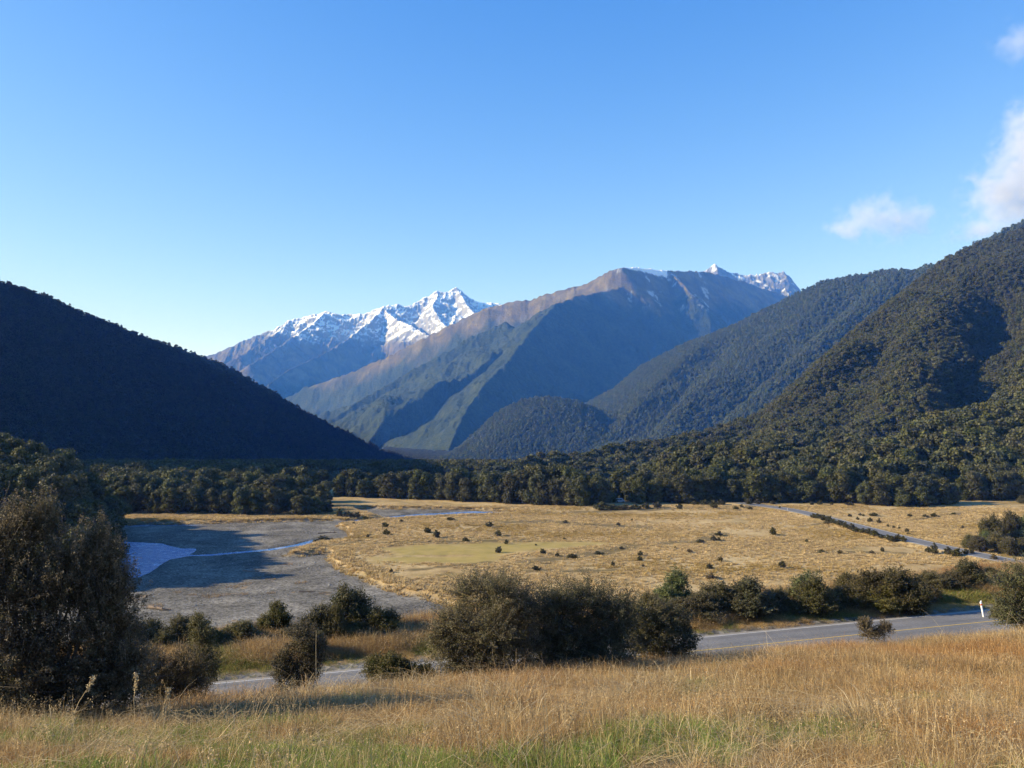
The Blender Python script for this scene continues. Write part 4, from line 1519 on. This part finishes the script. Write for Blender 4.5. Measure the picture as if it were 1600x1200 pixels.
# hedge along the distant road
hedge = [(1268, 811), (1275, 812), (1284, 815), (1292, 818), (1300, 820), (1309, 823), (1318, 826), (1327, 829), (1336, 832), (1345, 834), (1354, 836), (1363, 839), (1373, 842), (1383, 844), (1391, 847), (1399, 847)]
for i, (px, py) in enumerate(hedge):
    flat_shrub(px, py, 13 + (i % 3) * 2, 7 + (i % 4), "dark shrub of the continuous low hedge along the near side of the distant road", "hedge along the distant road")
for px, py, w, h, lab in ((1408, 849, 11, 9, "last rounded shrub of the roadside hedge before the first gap"), (1446, 863, 13, 9, "low shrub at the left foot of the tall roadside one"),
                          (1455, 865, 12, 17, "tall dark upright shrub alone on the near roadside after the hedge"), (1476, 867, 14, 12, "rounded left shrub of the roadside trio after the tall one"),
                          (1489, 870, 20, 13, "largest dark shrub of the roadside trio after the tall one"), (1503, 869, 12, 9, "reddish brown shrub ending the roadside trio"),
                          (1513, 868, 9, 7, "last small shrub of the roadside row before the bright leafy bush")):
    flat_shrub(px, py, w, h, lab)
# thicket at the right edge on the flat
for k, px, py, w, h, lab in (("olive", 1510, 858, 30, 24, "small round dark shrub at the left end of the right hand thicket"),
                             ("brown", 1524, 863, 34, 26, "brown round shrub at the foot of the right hand thicket"),
                             ("dark", 1545, 850, 40, 44, "dark green tree-like bush at the upper left of the right hand thicket"),
                             ("dark", 1572, 846, 46, 46, "dark bush at the top of the right hand thicket"),
                             ("green", 1592, 848, 46, 42, "bright green bush in the heart of the right hand thicket"),
                             ("olive", 1560, 862, 46, 30, "olive bush in front of the dark ones in the right hand thicket"),
                             ("dark", 1572, 868, 36, 26, "blackish low bush at the front of the right hand thicket by the road"),
                             ("dark", 1598, 866, 44, 26, "dark low bush at the picture's right border beside the road"),
                             ("green", 1535, 856, 30, 26, "yellow green bush low in the left half of the right hand thicket"),
                             ("dark", 1620, 846, 50, 48, "dark bush at the right end of the right hand thicket"),
                             ("dark", 1592, 786, 16, 12, "dark shrub at the forest foot right of the pale gravel sliver")):
    d = at_z(px, py, -40.0)[1]
    place_shrub(k, px, py, d, w, h, lab)


# ------------------------------------------------------------------ grass
def blades(rng, n, spread, h, width, lean, pal, segs=3, droop=0.3, head=0.0):
    """tuft of n curved blades standing in a patch of the radius spread"""
    A = Acc()
    a = rng.uniform(0, 6.28, n); q = spread * np.sqrt(rng.uniform(0, 1, n))
    B = np.stack([q * np.cos(a), q * np.sin(a), np.full(n, -0.03)], 1)
    hh = h * rng.uniform(0.5, 1.15, n)
    az = a + rng.normal(0, 0.9, n)
    D = np.stack([np.cos(az), np.sin(az), 0 * az], 1)
    ln = np.abs(rng.normal(lean, lean * 0.6, n))
    fa = rng.uniform(0, 6.28, n)
    side = np.stack([np.cos(fa), np.sin(fa), 0 * fa], 1)
    w = width * rng.uniform(0.7, 1.3, n)
    pal = np.array(pal)
    c = pal[rng.randint(len(pal), size=n)] * rng.uniform(0.75, 1.25, (n, 1))
    rows = []
    for k in range(segs + 1):
        t = k / segs
        p = B + np.array([0, 0, 1]) * (hh * (t - droop * t ** 3 * np.minimum(1, ln)))[:, None] + D * (hh * ln * (0.35 * t + 0.65 * t * t))[:, None]
        ww = (w * (1 - 0.75 * t))[:, None] * side * 0.5
        rows += [p - ww, p + ww]
    V = np.stack(rows, 1)                      # n, 2*(segs+1), 3
    m = 2 * (segs + 1)
    F = []
    for k in range(segs):
        F.append([2 * k, 2 * k + 1, 2 * k + 3, 2 * k + 2])
    F = (np.array(F)[None] + (np.arange(n) * m)[:, None, None]).reshape(-1, 4)
    A.add(V.reshape(-1, 3), F, np.repeat(c, m, 0))
    if head > 0:
        # loose seed heads on a share of the blades
        idx = np.where(rng.uniform(0, 1, n) < head)[0]
        if len(idx):
            tipp = V[idx, -1]
            k = 9
            P = np.repeat(tipp, k, 0) + rng.normal(size=(len(idx) * k, 3)) * np.array([0.018, 0.018, 0.05]) - np.array([0, 0, 0.04])
            v, f = leaf_quads(rng, P, rng.normal(size=P.shape), 0.024, 0.45)
            A.add(v, f, np.repeat(np.array([(0.42, 0.31, 0.17)]) * rng.uniform(0.7, 1.3, (len(P), 1)), 4, 0))
    return A


DRY = [(0.37, 0.235, 0.095), (0.44, 0.305, 0.140), (0.29, 0.165, 0.064), (0.51, 0.385, 0.205), (0.39, 0.26, 0.11)]
STRAW = [(0.52, 0.41, 0.23), (0.60, 0.49, 0.30), (0.44, 0.33, 0.17)]
FRESH = [(0.11, 0.165, 0.035), (0.16, 0.205, 0.05), (0.085, 0.13, 0.03), (0.24, 0.22, 0.09)]


def grass():
    dry = [blades(np.random.RandomState(600 + i), 120, 0.29, 0.34, 0.0058, 0.65, DRY, 4, 0.6, 0.05).mesh("dry_tuft", M_grass) for i in range(5)]
    straw = [blades(np.random.RandomState(610 + i), 56, 0.36, 0.46, 0.0075, 1.5, STRAW + DRY[:2], 4, 0.8).mesh("straw_tuft", M_grass) for i in range(3)]
    green = [blades(np.random.RandomState(620 + i), 110, 0.24, 0.20, 0.007, 0.45, FRESH, 3, 0.3).mesh("green_tuft", M_grass) for i in range(3)]
    tall = [blades(np.random.RandomState(630 + i), 10, 0.24, 0.66, 0.0065, 0.30, STRAW, 4, 0.3, 0.6).mesh("seed_tuft", M_grass) for i in range(2)]
    meshes = dry + straw + green + tall
    rng = np.random.RandomState(640)
    X, Y, K = [], [], []
    # uniform over the ground, denser close to the viewer
    for (y0, y1, dens) in ((6.3, 14.0, 28), (14.0, 24.0, 19), (24.0, 37.0, 13)):
        for _ in range(1):
            n = int(dens * (y1 - y0) * (y0 + y1) * 0.78)
            y = np.sqrt(rng.uniform(y0 ** 2, y1 ** 2, n)); x = rng.uniform(-0.78, 0.80, n) * y + 0
            X.append(x); Y.append(y)
    x = np.concatenate(X); y = np.concatenate(Y)
    k = road_n(x, y) < -3.75
    x, y = x[k], y[k]
    n = len(x)
    gmask = 1.5 * fbm(x / 2.3, y / 1.7, 4, 650) + 0.50 * (1 - sstep(8.5, 17.0, y + 0.10 * x)) - 0.22
    smask = fbm(x / 2.6, y / 1.8, 3, 651) + 0.30 * sstep(3, 9, x) * (1 - sstep(11, 17, y))
    bare = fbm(x / 1.6, y / 1.2, 3, 652)
    r = rng.uniform(0, 1, n)
    isg = (gmask + rng.normal(0, .07, n)) > 0.15
    iss = ((smask + rng.normal(0, .10, n)) > 0.40) & ~isg
    ist = (r < 0.075) & ~iss & (y < 23)
    pid = rng.randint(0, 5, n)
    pid = np.where(isg, rng.randint(8, 11, n), pid)
    mixg = isg & (rng.uniform(0, 1, n) < 0.22)
    pid = np.where(mixg, rng.randint(0, 8, n), pid)
    pid = np.where(iss, rng.randint(5, 8, n), pid)
    pid = np.where(ist, rng.randint(11, 13, n), pid)
    keep = (bare < 0.30) | (rng.uniform(0, 1, n) < 0.3)
    x, y, pid, isg = x[keep], y[keep], pid[keep], isg[keep]
    n = len(x)
    s = rng.uniform(0.7, 1.3, n) * (1 + 0.65 * fbm(x / 2.2, y / 1.8, 4, 653)) * np.where((pid < 8), 0.74 + 0.36 * sstep(9, 16, y) + 0.60 * sstep(17, 26, y), 1.0)
    s = np.clip(s, 0.35, 1.9)
    z = ground_z(x, y)
    rot = np.stack([rng.normal(0, .12, n), rng.normal(0.05, .12, n), rng.uniform(0, 6.28, n)], 1)
    red = sstep(-0.10, 0.40, fbm(x / 4.0, y / 3.0, 3, 654))[:, None]
    pale = sstep(0.1, 0.5, fbm(x / 3.0, y / 2.2, 3, 655))[:, None]
    tint = np.array([1.0, 1.0, 1.0]) * (1 - red) + np.array([1.0, 0.84, 0.70]) * red
    tint = tint * (1 - 0.7 * pale) + np.array([1.22, 1.25, 1.32]) * 0.7 * pale
    tint = np.where((pid >= 8)[:, None] & (pid < 11)[:, None], np.array([1.35, 1.35, 1.1]) * rng.uniform(0.8, 1.2, (n, 1)), tint)
    scatter("dry_grass", "golden dry grass with green patches covering the foreground slope", np.stack([x, y, z], 1), rot, np.stack([s, s, s * rng.uniform(.85, 1.15, n)], 1), pid, meshes, tint)
    print("grass", n)
    # pale fallen stems lying over the near grass
    fs = []
    for i in range(4):
        rg = np.random.RandomState(680 + i)
        A = Acc()
        for k in range(7):
            a = rg.normal(0, 0.35); L_ = rg.uniform(0.35, 0.9)
            o_ = rg.normal(0, 0.12, 3) * [1, 1, 0.15]
            d_ = np.array([math.cos(a), math.sin(a), 0])
            A.add(*tube([o_ + [0, 0, .06], o_ + d_ * L_ * .5 + [0, 0, .06 + rg.uniform(0.03, .22)], o_ + d_ * L_ + [0, 0, rg.uniform(0.0, .22)]], [0.0032, 0.0027, 0.0016], 3),
                  np.array(STRAW[k % 3]) * rg.uniform(0.95, 1.3))
        fs.append(A.mesh("fallen_stem", M_grass))
    n = 1300
    y = np.sqrt(rng.uniform(6.3 ** 2, 20.0 ** 2, n)); x = rng.uniform(-0.76, 0.80, n) * y
    k = (fbm(x / 1.8, y / 1.3, 3, 681) + 0.25 * sstep(0, 8, x) + rng.normal(0, .10, n)) > 0.22
    x, y = x[k], y[k]
    n = len(x)
    s = rng.uniform(0.7, 1.25, n)
    base = np.where(rng.uniform(0, 1, n) < 0.6, 0.5, 3.4) + rng.normal(0, .5, n)
    scatter("fallen_straw", "pale fallen grass stems lying over the near foreground grass", np.stack([x, y, ground_z(x, y) + 0.08 * rng.uniform(0, 1, n)], 1),
            np.stack([0 * x, rng.normal(0, .12, n), base], 1), np.stack([s, s, s], 1), rng.randint(0, 4, n), fs, np.ones((n, 3)))
    # the far verge of the near road and the brow of the slope
    n = 19000
    s_ = rng.uniform(-14, 62, n); m_ = 3.5 + 11.5 * rng.uniform(0, 1, n) ** 0.8
    x = P0[0] + T[0] * s_ - T[1] * m_; y = P0[1] + T[1] * s_ + T[0] * m_
    k = (np.abs(px_of(x, y) - 800) < 900)
    x, y, m_ = x[k], y[k], m_[k]
    n = len(x)
    short = sstep(6.2, 4.0, m_ + 0.8 * fbm(x / 3.0, y / 3.0, 2, 660)) if False else 1 - sstep(4.2, 6.4, m_ + 0.8 * fbm(x / 3.0, y / 3.0, 2, 660))
    gg = (fbm(x / 4.0, y / 4.0, 3, 661) + 0.30 * (1 - sstep(5.0, 8.0, m_))) > 0.27
    pid = np.where(gg, rng.randint(8, 11, n), rng.randint(0, 5, n))
    s = rng.uniform(0.8, 1.4, n) * (2.0 - 1.45 * short)
    tint = np.ones((n, 3)) * (1 - 0.25 * short[:, None]) + np.array([1.25, 1.2, .9]) * 0.3 * short[:, None]
    rd = sstep(0.25, 0.5, fbm(x / 3.2, y / 2.5, 3, 662))[:, None]
    tint = tint * (1 - rd) + rd * np.array([0.80, 0.50, 0.36])
    tint = np.where((pid >= 8)[:, None], np.array([1.5, 1.15, 1.2]), tint)
    scatter("verge_grass", "tan and green grass on the far verge of the near road", np.stack([x, y, ground_z(x, y)], 1),
            np.stack([rng.normal(0, .12, n), rng.normal(0, .12, n), rng.uniform(0, 6.28, n)], 1), np.stack([s * 1.3, s * 1.3, s], 1), pid, meshes, tint)
    # tussocks over the valley floor
    tus = [blades(np.random.RandomState(670 + i), 34, 0.30, 0.50, 0.085, 0.55, [(0.53, 0.385, 0.185), (0.61, 0.47, 0.245), (0.44, 0.305, 0.14)], 2, 0.4).mesh("tussock", M_grass) for i in range(3)]
    n = 70000
    y = np.sqrt(rng.uniform(125.0 ** 2, 385.0 ** 2, n)); x = rng.uniform(-0.50, 0.72, n) * y
    sg = signed(x, y, GRAVEL); gr = signed(x, y, GREEN)
    dr, _ = seg_dist(x, y, FAR_ROAD)
    dens = fbm(x / 22.0, y / 18.0, 4, 671) + 0.35 * (sg > -7)
    k = (sg < 1.6) & (gr < 1.0) & (dr > 5.2) & (bluff_z(x, y) < 0.5) & (dens + rng.normal(0, .15, n) > -0.22) & (road_n(x, y) > 62) & (y < EDGE_D(px_of(x, y)) - 4)
    for p_, w_ in SCRUB:
        dd, _ = seg_dist(x, y, p_)
        k &= (dd + 0.8 * w_ * fbm(x / 5.0, y / 4.0, 3, 35) > 0.8 * w_) | (rng.uniform(0, 1, n) < 0.15)
    x, y, sg = x[k], y[k], sg[k]
    n = len(x)
    s = rng.uniform(0.6, 1.4, n) * (1 + 0.45 * (sg > -6)) * 1.15
    t1 = sstep(0.0, 0.5, fbm(x / 30.0, y / 22.0, 4, 672))[:, None]
    tint = np.ones((n, 3)) * (1 - t1) + t1 * np.array([0.76, 0.72, 0.52])
    tint = tint * rng.uniform(0.8, 1.15, (n, 1))
    scatter("tussock_grass", "tan tussock grass covering the valley floor", np.stack([x, y, ground_z(x, y)], 1),
            np.stack([0 * x, 0 * x, rng.uniform(0, 6.28, n)], 1), np.stack([s * 1.25, s * 1.25, s * 0.8], 1), rng.randint(0, 3, n), tus, tint)
    print("tussock", n)


grass()


def gravel_stones():
    M = plain_mat("river_stone", (0.30, 0.29, 0.27), 0.9, 0.2, 0.8, 0.5)
    ms = []
    for i in range(3):
        rng = np.random.RandomState(690 + i)
        v, f = ICO1
        vv = v * (1 + 0.18 * rng.normal(size=(len(v), 1))) * np.array([1, 0.75, 0.5])
        ms.append(mesh_np("stone", vv, quads_from_tris(f), M, False))
    rng = np.random.RandomState(695)
    n = 26000
    y = np.sqrt(rng.uniform(120.0 ** 2, 360.0 ** 2, n)); x = rng.uniform(-0.50, 0.02, n) * y
    k = (signed(x, y, GRAVEL) > 0.4) & (fbm(x / 9.0, y / 9.0, 3, 696) + rng.normal(0, .25, n) > 0.0)
    x, y = x[k], y[k]
    n = len(x)
    z = ground_z(x, y)
    s = 0.09 + 0.16 * rng.uniform(0, 1, n) ** 3 + 0.3 * (rng.uniform(0, 1, n) < 0.006)
    scatter("river_stones", "grey stones strewn over the gravel river bed", np.stack([x, y, z], 1), np.stack([0 * x, 0 * x, rng.uniform(0, 6.28, n)], 1), np.stack([s, s, s], 1), rng.randint(0, 3, n), ms)


gravel_stones()


# ------------------------------------------------------------------ single things
def box(bmv, x0, x1, y0, y1, z0, z1):
    V = np.array([[x, y, z] for z in (z0, z1) for y in (y0, y1) for x in (x0, x1)], float)
    F = np.array([[0, 2, 3, 1], [4, 5, 7, 6], [0, 1, 5, 4], [2, 6, 7, 3], [0, 4, 6, 2], [1, 3, 7, 5]])
    bmv.add(V, F)


def guide_post(px, py, d, tilt, label):
    x = at_d(px, 660, d)[0]
    M_w = plain_mat("post_white", (0.80, 0.79, 0.76), 0.55, 0.4, 6.0, 0.08)
    M_r = plain_mat("reflector_red", (0.55, 0.08, 0.03), 0.4, 0.5)
    M_b = plain_mat("post_dark_side", (0.45, 0.44, 0.42), 0.6, 0.3)
    z = gz(x, d)
    t = thing("guide_post", label, "road post", (x, d, z))
    t.rotation_euler = (0, tilt, R(-12))
    A = Acc()
    w = 0.055
    V = []
    for zz, ww in ((-0.2, 1.0), (1.02, 1.0), (1.10, 0.75)):
        for a, b in ((-1, -0.55), (1, -0.55), (1, 0.55), (-1, 0.55)):
            V.append((a * w * ww, b * w * ww, zz + (0.05 * a if zz > 1.05 else 0)))
    F = []
    for k in (0, 4):
        for j in range(4):
            F.append([k + j, k + (j + 1) % 4, k + 4 + (j + 1) % 4, k + 4 + j])
    F.append([8, 9, 10, 11])
    A.add(np.array(V), np.array(F))
    obj("post", A.mesh("post", M_w), t)
    A = Acc()
    box(A, -0.060, 0.060, -0.036, 0.036, 0.84, 0.93)
    obj("reflector_band", A.mesh("reflector_band", M_r), t)


guide_post(1529, 955, 50.2, R(-9), "white guide post with red band leaning beside the near road's far edge")
px, py = 1228, 799
dd = at_z(px, py, -39.9)[1]
guide_post(px, py, dd, 0.0, "tiny white guide post beside the far stretch of the distant road")


def van():
    M_body = plain_mat("van_paint", (0.36, 0.42, 0.50), 0.35, 0.5)
    M_glass = plain_mat("van_glass", (0.03, 0.04, 0.05), 0.1, 0.6)
    M_tyre = plain_mat("tyre", (0.02, 0.02, 0.02), 0.8, 0.2)
    x, y = at_z(969, 785.5, -40)[:2]
    t = thing("parked_van", "pale van parked in the shade at the foot of the forest", "van", (x, y, gz(x, y) + 0.05))
    A = Acc()
    # side profile extruded across
    prof = [(-2.3, 0.35), (2.15, 0.35), (2.3, 0.6), (2.25, 1.0), (1.7, 1.15), (1.25, 1.95), (0.9, 2.1), (-2.2, 2.1), (-2.35, 1.8)]
    n = len(prof)
    V = [(a, -0.9, b) for a, b in prof] + [(a, 0.9, b) for a, b in prof]
    F = [[i, (i + 1) % n, n + (i + 1) % n, n + i] for i in range(n)]
    for o_ in (0, n):
        F += [[o_ + 0, o_ + 8, o_ + 7, o_ + 7], [o_ + 0, o_ + 7, o_ + 6, o_ + 1], [o_ + 1, o_ + 6, o_ + 5, o_ + 4], [o_ + 1, o_ + 4, o_ + 3, o_ + 2]]
    me = bpy.data.meshes.new("body")
    me.from_pydata(V, [], [list(dict.fromkeys(f)) for f in F])
    me.materials.append(M_body)
    obj("body", me, t)
    for x0, x1 in ((-2.0, -0.6), (-0.45, 0.75)):
        A = Acc(); box(A, x0, x1, -0.915, -0.89, 1.2, 1.8)
        obj("window", A.mesh("window", M_glass), t)
    A = Acc(); A.add(np.array([(1.72, -0.8, 1.17), (1.72, 0.8, 1.17), (1.29, 0.8, 1.9), (1.29, -0.8, 1.9)]) + [0.03, 0, 0.02], np.array([[0, 1, 2, 3]]))
    obj("windscreen", A.mesh("windscreen", M_glass), t)
    for wx in (-1.5, 1.4):
        for wy in (-0.9, 0.78):
            A = Acc()
            ang = np.arange(14) / 14 * 6.283
            V = np.concatenate([np.stack([wx + .35 * np.cos(ang), 0 * ang + wy + q, .35 + .35 * np.sin(ang)], 1) for q in (0, .14)])
            F = np.array([[i, (i + 1) % 14, 14 + (i + 1) % 14, 14 + i] for i in range(14)])
            A.add(V, F)
            c = np.array([[wx, wy - 0.005, .35], [wx, wy + .145, .35]])
            A.add(np.concatenate([V, c]), np.array([[28, i, (i + 1) % 14, (i + 1) % 14] for i in range(14)] + [[29, 14 + (i + 1) % 14, 14 + i, 14 + i] for i in range(14)]))
            obj("wheel", A.mesh("wheel", M_tyre), t)


van()


def sign_board():
    x, y = at_z(1226, 784.5, -40)[:2]
    t = thing("sign_board", "tiny white board standing at the forest foot behind the distant road", "sign", (x, y, gz(x, y)))
    A = Acc(); box(A, -0.6, 0.6, -0.03, 0.03, 0.5, 1.4)
    obj("board", A.mesh("board", plain_mat("board_white", (0.75, 0.74, 0.7), 0.6)), t)
    for q in (-0.4, 0.4):
        A = Acc(); box(A, q - .05, q + .05, 0.035, 0.12, -0.2, 1.3)
        obj("post", A.mesh("post", M_bark), t)


sign_board()


def gravel_heap():
    px, d = 1492, 70.0
    rng = np.random.RandomState(710)
    x = at_d(px, 660, d)[0]
    top = at_d(1490, 891, d)[2]
    m = d / F_PX
    g = np.linspace(-1, 1, 60)
    U, V = np.meshgrid(g, g)
    rr = np.hypot(U, V)
    H = np.clip(1 - rr ** 1.6, 0, 1)
    xx = U * 62 * m; yy = V * 3.2
    base = -19.0
    crest = top - (0.022 * (xx - 0.4) ** 2 * 0.5)
    zz = base + (crest - base) * H ** 0.5 + 0.14 * fbm(xx * 1.5, yy * 1.5, 4, 711) * H
    M, nt, out = new_mat("heap_gravel")
    b = NB(nt)
    f = b.noise(2.2, 6, 0.75)
    c = b.ramp(f, [(0.3, (0.17, 0.165, 0.15)), (0.5, (0.30, 0.295, 0.28)), (0.7, (0.40, 0.39, 0.37))])
    p = b.principled(c, 0.95, b.bump(f, 0.8, 0.15), 0.1)
    b.l(p.outputs[0], out.inputs[0])
    me = mesh_np("gravel_mound", np.stack([xx, yy, zz], -1).reshape(-1, 3) - [0, 0, base], grid_faces(60, 60), M, True)
    o = obj("gravel_mound", me, None, (x, d, base))
    tag(o, "grey mound of gravel showing above the shrubs on the right", "gravel mound")


gravel_heap()


def log(px, py, length, r, rz, label, name="driftwood_log"):
    x, y = at_z(px, py, -41.2)[:2]
    rng = np.random.RandomState(int(px))
    k = 7
    P = [(length * (i / (k - 1) - .5), rng.normal() * 0.06 * length * 0.3, r * 0.8 + 0.1 * r * rng.normal()) for i in range(k)]
    A = Acc()
    A.add(*tube(P, [r * (1.15 - 0.75 * i / (k - 1)) for i in range(k)], 8))
    for i in range(3):
        j = rng.randint(2, k - 1)
        e = np.array(P[j]) + np.array([rng.uniform(-.2, .5), rng.uniform(-.6, .6), rng.uniform(.25, .7)]) * length * 0.22
        A.add(*tube([P[j], (np.array(P[j]) + e) / 2, e], [r * .4, r * .3, r * .12], 5))
    M = plain_mat("driftwood", (0.20, 0.15, 0.11), 0.9, 0.2, 1.5, 0.4)
    o = obj(name, A.mesh(name, M, True), None, (x, y, gz(x, y)))
    o.rotation_euler = (0, 0, rz)
    tag(o, label, "driftwood")


log(249, 953, 6.0, 0.38, R(-20), "thick brown driftwood log lying on gravel above the left verge shrubs")
log(512, 833, 7.0, 0.25, R(12), "pale driftwood trunk at the inlet of the river bank")
log(480, 925, 4.0, 0.13, R(8), "thin dark driftwood pole on the sunlit gravel")
log(392, 893, 5.0, 0.15, R(-10), "driftwood pole in the edge of the mound's shadow")

# tufts of brown grass on the gravel
tuft_me = [blades(np.random.RandomState(720 + i), 160, 1.4, 0.45, 0.05, 0.6, [(0.30, 0.20, 0.10), (0.36, 0.25, 0.13), (0.22, 0.14, 0.07)], 2, 0.4).mesh("grass_tuft", leaf_mat("tuft_blade", 0.3, 0.15)) for i in range(2)]
for i, (px, py, s) in enumerate(((365, 917, 1.3), (383, 912, 1.1), (330, 932, 1.5), (350, 930, 1.0), (277, 926, 0.8), (423, 905, 0.9), (420, 898, 0.8), (402, 903, 0.9), (423, 927, 0.8), (378, 929, 1.0), (508, 927, 0.9), (470, 911, 1.1),
                                 (448, 882, 1.1), (452, 880, 0.8), (300, 930, 0.8), (238, 948, 1.5))):
    x, y = at_z(px, py, -41.2)[:2]
    o = obj("grass_tuft", tuft_me[i % 2], None, (x, y, gz(x, y)))
    o.rotation_euler = (0, 0, i * 1.3)
    o.scale = (s * 1.2, s, s * 0.9)
    tag(o, "brown grass tuft growing on the open gravel bed near the mound's shadow", "grass tuft", "brown tufts on the gravel bed")


def seed_stalk(px_base, py_base, px_top, py_top, d, label):
    rng = np.random.RandomState(px_top)
    x = at_d(px_base, 660, d)[0]
    z = gz(x, d)
    e = at_d(px_top, py_top, d) - np.array([x, d, z])
    t = thing("grass_stalk", label, "grass stalk", (x, d, z))
    A = Acc()
    A.add(*tube([(0, 0, -0.05), e * 0.5 + [-0.03, 0, 0.02], e * 0.85, e], [0.008, 0.006, 0.005, 0.003], 5))
    M = plain_mat("stalk", (0.50, 0.39, 0.22), 0.8, 0.2)
    obj("stem", A.mesh("stem", M), t)
    P = e * rng.uniform(0.72, 1.02, (130, 1)) + rng.normal(size=(130, 3)) * 0.022
    v, f = leaf_quads(rng, P, rng.normal(size=P.shape), 0.05, 0.35)
    A = Acc(); A.add(v, f)
    obj("seed_head", A.mesh("seed_head", M), t)


seed_stalk(116, 1120, 148, 1056, 15.0, "tall pale seed headed grass stalk leaning right before the big dark shrub")
seed_stalk(222, 1110, 212, 1054, 15.5, "upright pale plume grass stalk before the brown twiggy shrub")
seed_stalk(262, 1105, 264, 1075, 15.8, "short pale plume grass stalk between plume and road")


# ------------------------------------------------------------------ clouds (above the haze)
def cloud(px, py, d, rx, ry, rz, label, dens, seed, thr, puffs):
    c = at_d(px, py, d)
    m, nt, out = new_mat("cloud_vapour")
    b = NB(nt)
    tc = b.n("ShaderNodeTexCoord").outputs["Object"]
    n = b.noise(0.0042, 6, 0.60, tc, 0.3)
    acc = None
    for (qx, qz, qr, qw) in puffs:
        mp = b.n("ShaderNodeMapping")
        mp.inputs["Scale"].default_value = (1 / (rx * qr), 1 / (ry), 1 / (rz * qw))
        mp.inputs["Location"].default_value = (-qx / qr, 0, -qz / qw)
        b.l(tc, mp.inputs["Vector"])
        vl = b.n("ShaderNodeVectorMath", operation='LENGTH')
        b.l(mp.outputs[0], vl.inputs[0])
        f = b.mrange(vl.outputs["Value"], 0.0, 1.0, 1.0, 0.0)
        acc = f if acc is None else b.math('MAXIMUM', acc, f)
    s = b.math('ADD', acc, b.math('MULTIPLY', b.math('SUBTRACT', n, 0.5), 2.4))
    dn = b.mrange(s, thr, thr + 0.95, 0.0, dens)
    dn = b.math('MULTIPLY', dn, b.mrange(acc, 0.0, 0.12))
    v = b.n("ShaderNodeVolumePrincipled")
    v.inputs["Color"].default_value = (0.98, 0.97, 0.97, 1)
    v.inputs["Anisotropy"].default_value = 0.2
    b.l(dn, v.inputs["Density"])
    b.l(v.outputs[0], out.inputs["Volume"])
    vv, ff = ICO2
    rng = np.random.RandomState(seed)
    V = vv * np.array([rx, ry, rz])
    o = obj("cloud", mesh_np("cloud", V, quads_from_tris(ff)[:, :3], m), None, c)
    tag(o, label, "cloud")


cloud(1405, 342, 11500, 1900, 650, 760, "small ragged white cloud alone above the middle ridge", 0.0024, 1, 0.30,
      [(-0.15, 0.05, 0.5, 0.7), (0.05, -0.05, 0.38, 0.55), (-0.38, -0.18, 0.3, 0.4), (0.6, -0.25, 0.35, 0.35)])
cloud(1612, 262, 12000, 1800, 800, 1480, "tall white cloud cut by the right border above the hillside", 0.0030, 2, 0.10,
      [(0.08, 0.25, 0.45, 0.7), (-0.12, -0.28, 0.62, 0.5), (0.1, 0.0, 0.6, 0.8), (0.3, -0.1, 0.6, 0.8)])
cloud(1596, 66, 10000, 760, 400, 560, "faint wispy cloud in the upper right corner of the sky", 0.0016, 3, 0.22,
      [(0.0, 0.05, 0.7, 0.7), (0.1, -0.1, 0.5, 0.5)])


# ------------------------------------------------------------------ haze
def haze():
    m, nt, out = new_mat("haze_air")
    b = NB(nt)
    v = b.n("ShaderNodeVolumePrincipled")
    v.inputs["Color"].default_value = (0.08, 0.29, 1.0, 1)
    v.inputs["Absorption Color"].default_value = (1, 1, 1, 1)
    v.inputs["Density"].default_value = 6.0e-5
    b.l(v.outputs[0], out.inputs["Volume"])
    A = Acc()
    box(A, -9000, 9000, -400, 12800, -153, 2110)
    o = obj("haze", A.mesh("haze", m))
    tag(o, "blue valley air between the viewer and the mountains", None, None, "stuff")


haze()
